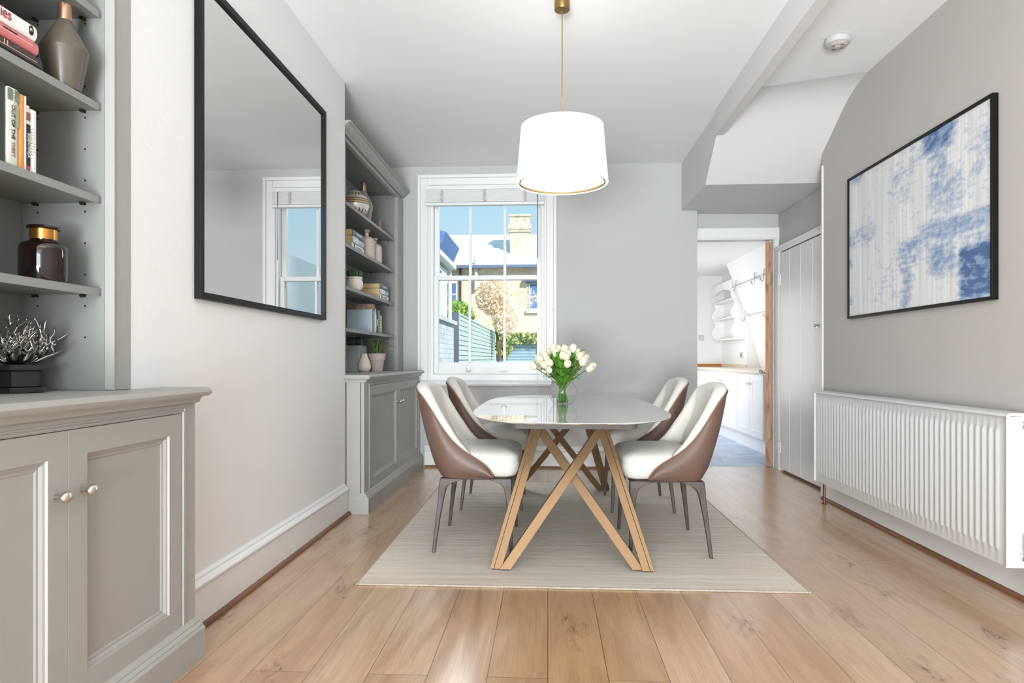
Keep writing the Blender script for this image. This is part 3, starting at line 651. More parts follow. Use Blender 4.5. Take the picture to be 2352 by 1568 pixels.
# ================================================================== RUG AND TABLE
def rug():
    t = thing('rug', 'large pale beige rug with fine woven stripes under the dining table', 'rug', (.136, 4.05, 0))
    q = N('woven_rug', rough=.95)
    tc = q.new('ShaderNodeTexCoord').outputs['Object']; sp = q.new('ShaderNodeSeparateXYZ', {0: tc})
    a = q.new('ShaderNodeTexNoise', {'Vector': q.new('ShaderNodeMapping', {'Vector': tc, 'Scale': (1.2, 26, 1)}).outputs[0], 'Scale': 1.0, 'Detail': 6.0, 'Roughness': .7}).outputs[0]
    f = q.new('ShaderNodeTexNoise', {'Vector': q.new('ShaderNodeMapping', {'Vector': tc, 'Scale': (60, 260, 1)}).outputs[0], 'Scale': 1.0, 'Detail': 2.0}).outputs[0]
    b2 = q.new('ShaderNodeTexNoise', {'Vector': q.new('ShaderNodeMapping', {'Vector': tc, 'Scale': (1.0, 5, 1)}).outputs[0], 'Scale': 1.0, 'Detail': 2.0}).outputs[0]
    c = q.ramp(a, (.3, srgb(196, 185, 170)), (.5, srgb(218, 208, 197)), (.68, srgb(233, 226, 218)))
    c = q.mix(q.math('MULTIPLY', q.ramp(b2, (.4, (0, 0, 0)), (.7, (1, 1, 1))), .35), c, srgb(210, 194, 168))
    wv = q.math('SINE', q.math('MULTIPLY', sp.outputs[1], 2*pi/.011))
    c = q.mix(q.math('MULTIPLY', q.ramp(q.math('ADD', q.math('MULTIPLY', wv, .25), f), (.35, (1, 1, 1)), (.6, (0, 0, 0))), .35), c, srgb(166, 156, 142))
    q.L.new(c, q.p.inputs['Base Color'])
    bp = q.new('ShaderNodeBump', {'Height': wv, 'Strength': .4, 'Distance': .0015}); q.L.new(bp.outputs[0], q.p.inputs['Normal'])
    B('woven_field', MB().box(-.842, 1.114, 2.858, 5.30, .0005, .008), q.m, t, bevel=.002)
    e = MB(); x0, x1, y0, y1 = -.850, 1.122, 2.850, 5.308
    for a_, b_, c_, d_ in ((x0, x0+.01, y0, y1), (x1-.01, x1, y0, y1), (x0+.01, x1-.01, y0, y0+.01), (x0+.01, x1-.01, y1-.01, y1)): e.box(a_, b_, c_, d_, .0003, .0092)
    B('bound_edge', e, mat('rug_binding', (170, 160, 145), .9, noise=.2, nscale=60), t, bevel=.003)
rug()
TZ = .725; TCX, TCY = .118, 3.94
def table():
    t = thing('dining_table', 'glossy pale grey dining table on crossed copper coloured legs', 'table', (.1, 4.05, .008))
    def se(k, z, n=3.4, a=1.105, b=.522, N_=96):
        r = []
        for i in range(N_):
            th = 2*pi*i/N_; c, s_ = cos(th), sin(th)
            px = (abs(c)**(2/n))*(1 if c >= 0 else -1)*(b-k); py = (abs(s_)**(2/n))*(1 if s_ >= 0 else -1)*(a-k)
            r.append((TCX+px, TCY+py, z))
        return r
    top = MB().loft([se(.045, TZ-.016), se(.012, TZ-.008), se(.001, TZ-.0035), se(0, TZ-.002), se(.0012, TZ)])
    B('tabletop', top, mat('grey_glass_top', (186, 186, 183), .04, spec=.85, coat=.6), t, smooth=True, ang=14)
    ap = []
    def rr(x0, x1, y0, y1, r, z, k=6):
        p = []
        for cx, cy, a0 in ((x1-r, y1-r, 0), (x0+r, y1-r, 90), (x0+r, y0+r, 180), (x1-r, y0+r, 270)):
            for i in range(k+1):
                a = R(a0+90*i/k); p.append((cx+r*cos(a), cy+r*sin(a), z))
        return p
    B('under_frame', MB().loft([rr(TCX-.285, TCX+.285, 2.945, 4.94, .03, TZ-.038), rr(TCX-.29, TCX+.29, 2.94, 4.945, .03, TZ-.017)]), mat('grey_lacquer', (96, 93, 91), .35, metal=.3), t, smooth=True)
    Mc = mat('copper_lacquer', (136, 108, 78), .36, metal=.6, noise=.05, nscale=5)
    pad = mat('dark_pad', (50, 40, 32), .6)
    def bar(x0, y0, x1, y1, wx, wy, nm='leg', seam=0):
        zb, zt = .014, TZ-.038; m = MB(); g = .0006
        L = lambda u: (x0+(x1-x0)*u, y0+(y1-y0)*u)
        for a, b in (((-wx/2, wx/2),) if not seam else ((-wx/2, -seam*wx*.16-g), (-seam*wx*.16+g, wx/2))):
            rings = []
            for u in (0, 1):
                x, y = L(u); z = zb+(zt-zb)*u
                rings.append([(x+a, y-wy/2, z), (x+b, y-wy/2, z), (x+b, y+wy/2, z), (x+a, y+wy/2, z)])
            m.loft(rings)
        o = B(nm, m, Mc, t, bevel=.0012)
        B('foot_pad', MB().box(x0-wx*.35, x0+wx*.35, y0-.016, y0+.016, .0085, .0145), pad, o)
    for cx, yf, yt, sg in ((.112, 3.09, 3.40, 1), (.085, 5.0, 4.64, -1)):
        bar(cx-.357, yf, cx-.158, yt, .056, .045, seam=1); bar(cx+.357, yf, cx+.158, yt, .056, .045, seam=-1)
        bar(cx-.312, yf-.012*sg, cx+.19, yt-.02, .054, .040); bar(cx+.312, yf+.012*sg, cx-.19, yt+.022, .054, .040)
table()

# ================================================================== CHAIRS
def catmull(P, u):
    n = len(P)-1; t = u*n; i = min(int(t), n-1); f = t-i
    g = lambda k: Vector(P[max(0, min(n, k))])
    a, b, c, d = g(i-1), g(i), g(i+1), g(i+2)
    return .5*((2*b)+(c-a)*f+(2*a-5*b+4*c-d)*f*f+(3*b-a-3*c+d)*f**3)
SIDE_T = [(-.250, .795), (-.205, .715), (-.165, .635), (-.115, .562), (-.05, .510), (.02, .482), (.072, .458), (.100, .425), (.110, .388)]
def chair_stations():
    half = []
    for i in range(9):
        a = R(90*i/9); c = cos(a)**(2/2.3); s = sin(a)**(2/2.3)
        half.append((Vector((-.13-.085*c, .268*s, 0)), Vector((-.250-.085*c, .240*s, .795+.045*c**1.3))))
    for i in range(17):
        k = i/16; tx, tz = catmull([(*p, 0) for p in SIDE_T], k)[:2]
        half.append((Vector((-.13+.238*k, .268+.006*k, 0)), Vector((tx, .240+.034*k**.6, tz))))
    left = [(Vector((b.x, -b.y, 0)), Vector((t.x, -t.y, t.z))) for b, t in half[1:]][::-1]
    st_ = left+half; out = []
    for _ in range(10):
        st_ = [st_[0]]+[((st_[i-1][0]+2*st_[i][0]+st_[i+1][0])/4, (st_[i-1][1]+2*st_[i][1]+st_[i+1][1])/4) for i in range(1, len(st_)-1)]+[st_[-1]]
    for i, (b, t) in enumerate(st_):
        b0 = st_[max(i-1, 0)]; b1 = st_[min(i+1, len(st_)-1)]
        d = (b1[0]-b0[0]); nrm = Vector((d.y, -d.x, 0)).normalized()
        if nrm.dot(b-Vector((0.05, 0, 0))) < 0: nrm = -nrm
        dt = (b1[1]-b0[1]).normalized(); e = nrm.cross(dt).normalized()
        if e.z < 0 or (abs(e.z) < .2 and e.x < 0): e = -e
        out.append((b, t, nrm, e))
    return out
def make_chair():
    t = thing('dining_chair', 'x', 'chair'); S = chair_stations(); NB = len(S)
    Mb = mat('brown_leather', (98, 76, 65), .42, spec=.4, noise=.05, nscale=9, bump=.1, bscale=250)
    Mc = mat('cream_upholstery', (208, 204, 196), .85, noise=.03, nscale=60, bump=.35, bscale=500, sheen=.2)
    Ml = mat('dark_oak_leg', (72, 60, 55), .5, noise=.4, nscale=12, stretch=(9, 9, 1))
    rings = []
    for b, tp, n, e in S:
        K = 9; o = []; q = []
        for k in range(K):
            f = k/(K-1); z = .384+(tp.z-.384)*f; p = b.lerp(tp, f); bul = .012*sin(pi*f)+(-.014 if k == 0 else 0)
            o.append((p.x+n.x*bul, p.y+n.y*bul, z if k else .380)); q.append((p.x+n.x*(bul-.018), p.y+n.y*(bul-.018), z+(.002 if k == 0 else 0)))
        rings.append(o+q[::-1])
    B('back_shell', MB().loft(rings), Mb, t, smooth=True, ang=50)
    B('piping', MB().tube([tuple(tp+n*.001+e*.001) for b, tp, n, e in S], .0035, 6), mat('piping_leather', (120, 84, 64), .45), t, smooth=True, ang=0)
    rings = []; lo, hi = 7, NB-8
    for i in range(lo, hi+1):
        b, tp, n, e = S[i]; edge = min(i-lo, hi-i)/6; bk = 1-abs(i-NB//2)/(NB//2); th = .030+(.012+.034*bk)*min(1, edge)**.6; ex = .034*min(1, .3+edge)
        zb = .475; fb = max(0, (zb-.384)/(tp.z-.384)); pb = b.lerp(tp, min(.9, fb)); pb.z = min(zb, tp.z-.02)
        ctr = lambda d, u: tuple(tp-n*d+e*u)
        mid = b.lerp(tp, .55); mid.z = .384+(tp.z-.384)*.55; mid.z = max(mid.z, pb.z+.005)
        rings.append([tuple(pb-n*.012), tuple(mid-n*.008), ctr(.014, -.006), ctr(.003, .006), ctr(.003, ex*.6), ctr(.012, ex*.92), ctr(th*.5, ex), ctr(th*.85, ex*.8), ctr(th+.002, ex*.3), ctr(th+.004, -.03), tuple(mid-n*(th-.002)), tuple(pb-n*(th+.0))])
    B('back_cushion', MB().loft(rings), Mc, t, smooth=True, ang=0)
    def plan(ins0, z):
        ins = min(ins0, .03); kk = 1-(ins0-ins)/.24
        p = []; x0, x1, r = -.165+ins, .236-ins, .055
        for cx, sy, a0 in ((x1-r, 1, 0), (x0+r*1.6, 1, 90), (x0+r*1.6, -1, 180), (x1-r, -1, 270)):
            w = .264 if cx > 0 else .2485; rr = (r if cx > 0 else r*1.6)
            rr = max(.01, rr-ins*.3); w -= ins
            for k in range(7):
                a = R(a0+15*k); p.append((cx+rr*cos(a), sy*(w-rr)+rr*sin(a), z))
        return [(.035+(a_-.035)*kk, b_*kk, z_) for a_, b_, z_ in p]
    L = [(.026, .386), (.014, .392), (.004, .415), (0, .445), (.001, .466), (.005, .473), (.001, .480), (.003, .494), (.014, .509), (.04, .521), (.09, .530), (.15, .534)]
    B('seat', MB().loft([plan(i, z) for i, z in L]), Mc, t, smooth=True, ang=0)
    B('seat_frame', MB().prism([(x, y) for x, y, z in plan(.03, 0)], 'z', .366, .384), Ml, t, bevel=.004)
    for sx, sy in ((-1, -1), (-1, 1), (1, -1), (1, 1)):
        prof = [(0, .0085), (.18, .0115), (.28, .0150), (.325, .0195), (.345, .026), (.358, .036), (.366, .050), (.379, .060)]
        rings = []
        for z, h in prof:
            f = z/.38; g = f**1.15
            x = sx*(.200-(.200-(.178 if sx > 0 else .150))*g); y = sy*(.272-.040*g)
            hx, hy = h, min(h, .022)
            ix = x-sx*(hx-min(hx, .020)); iy = y
            rings.append([(ix-hx, iy-hy, z), (ix+hx, iy-hy, z), (ix+hx, iy+hy, z), (ix-hx, iy+hy, z)])
        B('leg', MB().loft(rings), Ml, t, bevel=.004)
    return t
ch = make_chair()
ch.location = (-.385, 3.60, .008); ch['label'] = 'cream and brown dining chair nearest the mirror, the nearer one on the grey cabinet side'
ch['group'] = 'cream and brown dining chairs around the table'
copy_tree(ch, (-.372, 4.55, .008), 0, 'cream and brown dining chair in front of the window, on the grey cabinet side')
copy_tree(ch, (.614, 3.575, .008), pi, 'cream and brown dining chair nearer the viewer on the radiator side of the table')
copy_tree(ch, (.617, 4.53, .008), pi, 'cream and brown dining chair on the radiator side, further back towards the kitchen door')

# ================================================================== VASE OF TULIPS
VX, VY, VZ = .092, 4.04, TZ+.0005
def real_glass(name, ior, col=(1, 1, 1)):
    m = bpy.data.materials.new(name); m.use_nodes = True; n = m.node_tree.nodes; n.clear(); L = m.node_tree.links
    o = n.new('ShaderNodeOutputMaterial'); t = n.new('ShaderNodeBsdfTransparent'); g = n.new('ShaderNodeBsdfGlossy'); g.inputs['Roughness'].default_value = .0
    lw = n.new('ShaderNodeLayerWeight'); lw.inputs['Blend'].default_value = .25 if ior > 1.4 else .12
    rp = n.new('ShaderNodeValToRGB'); rp.color_ramp.elements[0].position = .45; rp.color_ramp.elements[0].color = (*col, 1); rp.color_ramp.elements[1].position = 1
    rp.color_ramp.elements[1].color = (.32, .35, .37, 1); L.new(lw.outputs['Facing'], rp.inputs[0]); L.new(rp.outputs[0], t.inputs['Color'])
    mx = n.new('ShaderNodeMixShader'); pw = n.new('ShaderNodeMath'); pw.operation = 'POWER'; pw.inputs[1].default_value = 3.5; L.new(lw.outputs['Facing'], pw.inputs[0]); pm = n.new('ShaderNodeMath'); pm.operation = 'MULTIPLY_ADD'; pm.inputs[1].default_value = .45; pm.inputs[2].default_value = .03; L.new(pw.outputs[0], pm.inputs[0]); L.new(pm.outputs[0], mx.inputs[0]); L.new(t.outputs[0], mx.inputs[1]); L.new(g.outputs[0], mx.inputs[2]); L.new(mx.outputs[0], o.inputs[0]); return m
def vase():
    t = thing('glass_vase', 'round clear glass vase half filled with water on the dining table', 'vase', (VX, VY, VZ))
    h = .072; r = .086; pr = [(0, .0), (.045, .0)]
    a0, a1 = -math.acos(.045/r), math.acos(.052/r)
    for i in range(1, 25):
        a = a0+(a1-a0)*i/24; pr.append((r*cos(a), h+r*sin(a)))
    ri = r-.0015; pr += [(.0530, h+r*sin(a1)+.002), (.0515, h+r*sin(a1)+.003)]
    B('vase_body', MB().lathe(pr, (VX, VY, VZ), 48, cap=(False, False)), real_glass('clear_glass', 1.45), t, smooth=True, ang=60)
    wr_ = ri-.0006; wp = [(0, .0066)]
    for i in range(9):
        z = .0068+(.05-.0068)*i/8; wp.append((math.sqrt(max(0, wr_**2-(z-h)**2)), z))
    wp.append((0, .05))
    B('water', MB().lathe(wp, (VX, VY, VZ), 48, cap=(False, False)), real_glass('water', 1.33, (.97, 1, .98)), t, smooth=True)
vase()
def tulips():
    Mp = mat('ivory_petal', (222, 212, 186), .6, noise=.06, nscale=30); Mst = mat('tulip_stem', (74, 118, 34), .5); Mlf = mat('tulip_leaf', (88, 140, 42), .45, noise=.25, nscale=20)
    # head mesh, base at origin, axis z, 3+3 petals
    m = MB()
    for layer, (ph, k) in enumerate(((0, 1.0), (pi/3, .90))):
        for p in range(3):
            a0 = ph+2*pi*p/3; rings = []
            for i in range(9):
                f = i/8; z = .050*f*(1.0 if layer == 0 else 1.04); rad = k*(.0225*math.sqrt(max(0, 1-(2*f**.85-1)**2*.96))+.001)*(1 if f < .6 else 1-.10*(f-.6)); rad = max(rad, .004 if f == 0 else .006)
                wdt = R(66)*(sin(pi*min(1, f*.93+.12))**.6 if f < .97 else .12)
                rings.append([(rad*cos(a0+wdt*(j/4-1))*(1-.0*abs(j-4)), rad*sin(a0+wdt*(j/4-1)), z-.004*abs(j/4-1)**2*f) for j in range(9)])
            m.loft(rings, (False, False), close=False)
    m.lathe([(.004, .001), (.016, .008), (.0195, .020), (.018, .032), (.010, .043), (0, .046)], (0, 0, 0), 18)
    ref = None; N_ = 42
    for i in range(N_):
        rho = .172*math.sqrt((i+.5)/N_); a = i*2.39996+random.uniform(-.2, .2); d = Vector((cos(a), sin(a), 0))
        z = VZ+.315-.105*(rho/.172)**2+random.uniform(-.014, .014)
        head = Vector((VX, VY, 0))+d*rho+Vector((0, 0, z))
        foot = Vector((VX, VY, VZ+.008))+d*random.uniform(.006, .034)+Vector((random.uniform(-.01, .01), random.uniform(-.01, .01), 0))
        neck = Vector((VX, VY, VZ+.105))+d*random.uniform(.004, .026)
        t = thing('tulip', 'ivory white tulip on a green stem in the bunch standing in the glass vase', 'flower', tuple(foot), group='ivory tulips in the round glass vase')
        mid = neck.lerp(head, .5)+Vector((0, 0, .008))
        pts = [catmull([tuple(foot), tuple(foot.lerp(neck, .5)), tuple(neck), tuple(mid), tuple(head)], k/10) for k in range(11)]
        B('stem', MB().tube(pts, .0025, 6), Mst, t, smooth=True, ang=0)
        if ref is None:
            ref = B('flower_head', m, Mp, None, smooth=True, ang=0); hd = ref; mod = ref.modifiers.new('t', 'SOLIDIFY'); mod.thickness = .0012
        else: hd = ref.copy(); COL.objects.link(hd)
        hd.parent = t; hd.location = head-foot
        tilt = min(1.25, rho/.172*1.05+random.uniform(-.15, .15)); s = random.uniform(.98, 1.18)
        hd.rotation_euler = (Matrix.Rotation(a, 3, 'Z') @ Matrix.Rotation(tilt, 3, 'Y') @ Matrix.Rotation(random.uniform(0, 6), 3, 'Z')).to_euler(); hd.scale = (s*.86, s*.86, s*random.uniform(1.02, 1.15))
        for lk in range(2):
         # leaves arching outwards
         la = a+random.uniform(-.5, .5)+lk*.9; ld = Vector((cos(la), sin(la), 0)); sd = Vector((-ld.y, ld.x, 0)); ln = random.uniform(.07, .115); hh = random.uniform(.03, .085)
         b0 = Vector((VX, VY, VZ+.135+.055*lk))+ld*(.028+.028*lk); droop = random.uniform(.5, 1.4); lv = []
         if i % 3 == 0: b0 += Vector((0, 0, .035)); hh += .04
         for k in range(9):
             f = k/8; c = b0+ld*(ln*(f**1.1)*(.35+.65*min(1, rho/.1)))+Vector((0, 0, hh*sin(min(1, f*droop)*pi*.62)+ (-.035*max(0, f-.6)/.4*droop*.6)))
             wd = .013*sin(pi*min(.99, f*.9+.08))**.8
             lv.append([tuple(c-sd*wd+Vector((0, 0, wd*.35))), tuple(c), tuple(c+sd*wd+Vector((0, 0, wd*.35)))])
         B('leaf', MB().loft(lv, (False, False), close=False), Mlf, t, smooth=True, ang=0)
tulips()

# ================================================================== OBJECTS ON THE SHELVES
PAGE = mat('book_pages', (222, 190, 130), .8, noise=.15, nscale=3, stretch=(1, 1, 120))
PAGEW = mat('white_pages', (226, 220, 208), .8)
def flat_book(label, xs, y0, z0, L, W, T, cov, group, marks=None, pages=PAGE, name='book'):
    t = thing(name, label, 'book', (xs-W/2, y0+L/2, z0), group=group)
    c = .0028; r = T/2; o = [(xs-W, z0), (xs-.012, z0)]
    o += [(xs-.012+.012*sin(pi*k/8), z0+r-r*cos(pi*k/8)) for k in range(1, 8)]+[(xs-.012, z0+T), (xs-W, z0+T), (xs-W, z0+T-c), (xs-.014, z0+T-c)]
    o += [(xs-.014+.009*sin(pi*k/8), z0+r+(r-c)*cos(pi*k/8)) for k in range(1, 8)]+[(xs-.014, z0+c), (xs-W, z0+c)]
    B('cover', MB().prism(o, 'y', y0, y0+L), cov, t, smooth=True, ang=30)
    B('pages', MB().box(xs-W+.003, xs-.010, y0+.003, y0+L-.003, z0+c+.0002, z0+T-c-.0002), pages, t)
    if marks:
        for a, b, dz, hz_, mm in marks: B('spine_mark', MB().box(xs-.004, xs+.0006, y0+a*L, y0+b*L, z0+T*dz, z0+T*hz_), mm, t)
    return t
def upright_book(label, xs, y0, z0, T, H, W, cov, group, marks=None, pages=PAGEW, rounded=True):
    t = thing('book', label, 'book', (xs-W/2, y0+T/2, z0), group=group); c = min(.002, T*.2); d = .004 if rounded else .0012; r = T/2
    o = [(xs-W, y0), (xs-d, y0)]+[(xs-d+d*sin(pi*k/6), y0+r-r*cos(pi*k/6)) for k in range(1, 6)]+[(xs-d, y0+T), (xs-W, y0+T), (xs-W, y0+T-c), (xs-d-.002, y0+T-c), (xs-d-.002, y0+c), (xs-W, y0+c)]
    B('cover', MB().prism(o, 'z', z0, z0+H), cov, t)
    B('pages', MB().box(xs-W+.003, xs-d-.0025, y0+c+.0002, y0+T-c-.0002, z0+.002, z0+H-.003), pages, t)
    if marks:
        for a, b, v0, v1, mm in marks: B('spine_mark', MB().box(xs-.003, xs+.0005, y0+a*T, y0+b*T, z0+v0*H, z0+v1*H), mm, t)
    return t
K = lambda n, c, r=.5: mat(n, c, r)
INK = K('black_ink', (24, 24, 24)); RED = K('dark_red_ink', (150, 60, 62)); GOLD = K('gold_foil', (205, 160, 130), .4)
# --- nearest bookcase, second shelf from the top: three stacked novels and a vase
G1 = 'stacked novels on the upper shelf of the nearest bookcase'
xb = -1.357
b1 = flat_book('black novel at the bottom of the stack on the nearest bookcase', xb+.003, 1.428, 1.7715, .252, .16, .036, K('black_cover', (40, 38, 37), .3), G1, [(.2, .93, .42, .47, GOLD)], PAGEW)
b2 = flat_book('rose pink novel in the middle of the stack on the nearest bookcase', xb, 1.420, 1.808, .252, .16, .036, K('rose_cover', (196, 112, 112), .35), G1, [(.2, .92, .50, .54, K('pale_pink', (236, 200, 196)))], PAGEW)
b3 = flat_book('white novel with a black oval emblem on top of the stack', xb-.001, 1.418, 1.8445, .250, .16, .042, K('white_cover', (232, 230, 226), .3), G1, None, PAGEW)
text('lies', .040, (xb+.0005, 1.563, 1.868), (R(90), 0, R(90)), RED, b3, sx=.8)
text('LL', .020, (xb+.0035, 1.565, 1.793), (R(90), 0, R(90)), GOLD, b1)
text('Ann Bennett', .0085, (xb+.0005, 1.580, 1.832), (R(90), 0, R(90)), INK, b2)
em = MB()
for k in range(28):
    a0, a1 = 2*pi*k/28, 2*pi*(k+1)/28
    P_ = lambda a, r, x: (x, 1.648+.0072*r*cos(a), 1.8655+.0125*r*sin(a))
    em.add([P_(a0, 1, xb+.0003), P_(a1, 1, xb+.0003), P_(a1, .72, xb+.0003), P_(a0, .72, xb+.0003), P_(a0, 1, xb-.002), P_(a1, 1, xb-.002), P_(a1, .72, xb-.002), P_(a0, .72, xb-.002)], [(0, 1, 2, 3), (0, 1, 5, 4), (3, 2, 6, 7), (4, 5, 6, 7)])
em.lathe([(0, .0004), (.0030, .0003), (.0030, -.002)], (xb, 1.6488, 1.862), 12, sx=.8, sy=1.5, axis='x')
B('emblem', em, INK, b3)
def taupe_vase(label, x, y, z, s, m, name='faceted_vase', hs=1):
    t = thing(name, label, 'vase', (x, y, z), group='faceted taupe vases with metal necks')
    B('vase_body', MB().lathe([(0, 0), (.042*s, 0), (.0635*s, .122*s*hs), (.0635*s, .124*s*hs), (.0195*s, .216*s*hs), (.0185*s, .218*s*hs), (0, .218*s*hs)], (x, y, z), 12), m, t, smooth=True, ang=36)
    B('neck', MB().lathe([(.0175*s, .216*s*hs), (.0185*s, .222*s*hs), (.0185*s, .268*s*hs), (.0165*s, .268*s*hs), (.0165*s, .225*s*hs), (0, .225*s*hs)], (x, y, z), 28), K('copper_neck', (172, 136, 112), .3) if False else mat('brushed_copper', (176, 138, 112), .28, metal=.9), t, smooth=True)
taupe_vase('faceted dark taupe vase with a copper neck on the nearest bookcase', -1.385, 1.802, 1.7715, .985, mat('taupe_glaze', (84, 76, 66), .28, spec=.6), hs=.93)
# --- third shelf: upright paperbacks
G2 = 'upright paperbacks on the middle shelf of the nearest bookcase'
z = 1.4925; xu = -1.368
upright_book('dark green book at the left end of the upright paperbacks', xu-.004, 1.548, z, .036, .205, .14, K('dark_green_cover', (44, 54, 46)), G2)
bk = upright_book('grey green and white book titled OUT OF THE WEST', xu, 1.5865, z, .034, .202, .14, mat('misty_cover', (206, 206, 196), .4, noise=.25, nscale=14), G2, [(.02, .98, .84, .985, mat('moss_top', (112, 124, 108), .5, noise=.3, nscale=30)), (.58, .95, .52, .80, K('moss_side', (150, 156, 132)))])
text('OUT OF THE', .0150, (xu+.0012, 1.6005, 1.607), (0, R(90), 0), INK, bk)
text('WEST', .0150, (xu+.0012, 1.6005, 1.537), (0, R(90), 0), K('brown_ink', (132, 108, 92)), bk)
text('KEVIN SULLIVAN', .0078, (xu+.0012, 1.6025, 1.664), (0, R(90), 0), K('pale_ink', (226, 226, 216)), bk)
upright_book('orange book with a white edge among the upright paperbacks', xu, 1.6225, z, .0205, .197, .14, mat('orange_cover', (204, 140, 72), .5, noise=.12, nscale=10), G2, [(.78, 1.0, 0.0, 1, K('white_edge', (222, 220, 218)))])
bk = upright_book('slim book with a black and red spine among the upright paperbacks', xu, 1.6445, z, .0130, .176, .14, K('blush_cover', (214, 200, 190)), G2, [(.04, .96, .78, .90, K('russet', (130, 84, 72))), (.04, .96, .10, .72, INK), (.04, .96, 0, .10, K('crimson', (168, 70, 80)))])
text('SCIENTIFICA', .0115, (xu+.0012, 1.6510, 1.564), (0, R(90), 0), K('white_ink', (226, 222, 216)), bk)
bk = upright_book('plain white book at the right end of the upright paperbacks', xu, 1.6585, z, .0225, .171, .14, K('white_cover', (232, 230, 226)), G2, [(.12, .12+.1*random.randint(3, 6), .30+.043*k, .306+.043*k, K('faint_ink', (150, 150, 150))) for k in range(10)])
# --- fourth shelf: dark jar
def jar():
    x, y, z = -1.418, 1.765, 1.215; r = .059
    t = thing('amber_jar', 'black glass apothecary jar with a brass collar on the nearest bookcase', 'jar', (x, y, z))
    B('jar_body', MB().lathe([(0, 0), (r*.97, 0), (r, .004), (r, .092), (r*.97, .102), (r*.85, .110), (r*.6, .1155), (r*.55, .118), (r*.55, .124), (0, .124)], (x, y, z), 40), mat('dark_amber_glass', (22, 10, 8), .06, spec=.8), t, smooth=True)
    B('brass_collar', MB().lathe([(r*.57, .121), (r*.57, .149), (r*.53, .150), (0, .150)], (x, y, z), 40), mat('amber_brass', (196, 140, 72), .28, metal=1), t, smooth=True)
    B('lip', MB().lathe([(0, .150), (r*.66, .150), (r*.69, .154), (r*.66, .158), (r*.3, .1575), (r*.25, .160), (0, .160)], (x, y, z), 40), MATS['dark_amber_glass'], t, smooth=True)
jar()
# --- cabinet top: silver coral sculpture
def coral():
    x, y, z = -1.50, 1.768, .9065
    t = thing('coral_sculpture', 'silver branching coral sculpture on a black hexagonal plinth', 'sculpture', (x, y, z))
    M = mat('black_marble', (34, 34, 33), .18); S_ = mat('polished_silver', (196, 192, 188), .16, metal=1)
    hexa = lambda r, a, b: MB().lathe([(r*.97, a), (r, a+.002), (r, b-.002), (r*.97, b)], (x, y, z), 6)
    B('foot', hexa(.082, 0, .016), M, t, bevel=.001); B('plinth', hexa(.062, .016, .062), M, t, bevel=.001); B('cap', hexa(.082, .062, .078), M, t, bevel=.001)
    rnd = random.Random(11); m = MB()
    def branch(p, d, L, r, depth):
        pts = [p]; q = p.copy(); dd = d.copy(); n = 4
        for i in range(n):
            dd = (dd+Vector((rnd.uniform(-.35, .35), rnd.uniform(-.35, .35), rnd.uniform(-.15, .3)))).normalized(); q = q+dd*L/n; pts.append(q.copy())
        m.tube(pts, [r*(1-.78*i/n)+.0006 for i in range(n+1)], 6)
        if depth > 0:
            for k in range(rnd.choice((2, 2, 3))):
                j = rnd.choice((2, 3, 3)); nd = (dd+Vector((rnd.uniform(-.9, .9), rnd.uniform(-.9, .9), rnd.uniform(-.1, .6)))).normalized()
                branch(pts[j], nd, L*rnd.uniform(.45, .7), r*.6, depth-1)
    for k in range(22):
        a = 2*pi*k/22+rnd.uniform(-.2, .2); el = rnd.uniform(.05, 1.1)
        branch(Vector((x+.02*cos(a), y+.02*sin(a), z+.078)), Vector((cos(a)*cos(el), sin(a)*cos(el), sin(el))), rnd.uniform(.07, .105), .0062, 2)
    for v in m.v: pass
    m.v = [(min(max(a, -1.595), -1.36), b, max(c, z+.079)) for a, b, c in m.v]
    B('branches', m, S_, t, smooth=True, ang=0)
coral()
# --- far bookcase, top shelf
def ball_vase():
    x, y, z = -1.475, 4.94, 2.0845; r = .104
    t = thing('patterned_vase', 'round silver vase with gold bands and leaf pattern on the top shelf', 'vase', (x, y, z))
    q = N('banded_vase', rough=.25)
    tc = q.new('ShaderNodeTexCoord').outputs['Object']; sp = q.new('ShaderNodeSeparateXYZ', {0: tc})
    an = q.math('ARCTAN2', sp.outputs[1], sp.outputs[0]); Z = sp.outputs[2]
    zz = q.math('MULTIPLY', Z, 1/.205)
    tri = q.math('PINGPONG', q.math('MULTIPLY', an, 20/(2*pi)), .5)
    def leaf(zc, hw):
        h = q.math('MULTIPLY', q.math('ABSOLUTE', q.math('SUBTRACT', zz, zc)), 1/hw)
        return q.math('ADD', q.math('MULTIPLY', tri, 2.0), h)
    lf = q.math('MINIMUM', leaf(.19, .21), leaf(.85, .15))
    c = q.mix(q.ramp(lf, (.30, (0, 0, 0)), (.34, (1, 1, 1))), srgb(206, 170, 96), srgb(52, 48, 44))
    c = q.mix(q.ramp(lf, (.62, (0, 0, 0)), (.66, (1, 1, 1))), c, srgb(214, 212, 208))
    s = q.math('SINE', q.math('MULTIPLY', zz, 2*pi/.085))
    inb = q.math('MULTIPLY', q.math('GREATER_THAN', zz, .475), q.math('LESS_THAN', zz, .70))
    band = q.mix(q.ramp(s, (.1, (0, 0, 0)), (.25, (1, 1, 1))), srgb(120, 118, 116), srgb(214, 178, 98))
    c = q.mix(inb, c, band)
    q.L.new(c, q.p.inputs['Base Color']); q.p.inputs['Metallic'].default_value = .25
    pr = [(0, 0), (.045, 0)]+[(r*cos(a), .1+.105*sin(a)) for a in [R(-66+132*k/24) for k in range(25)]]+[(.042, .2), (.03, .185), (0, .185)]
    B('vase_body', MB().lathe(pr, (x, y, z), 48), q.m, t, smooth=True)
ball_vase()
taupe_vase('faceted taupe vase behind the banded round vase on the top shelf', -1.50, 5.255, 2.0845, 1.22, mat('taupe_pale', (150, 146, 136), .3), hs=1.09)
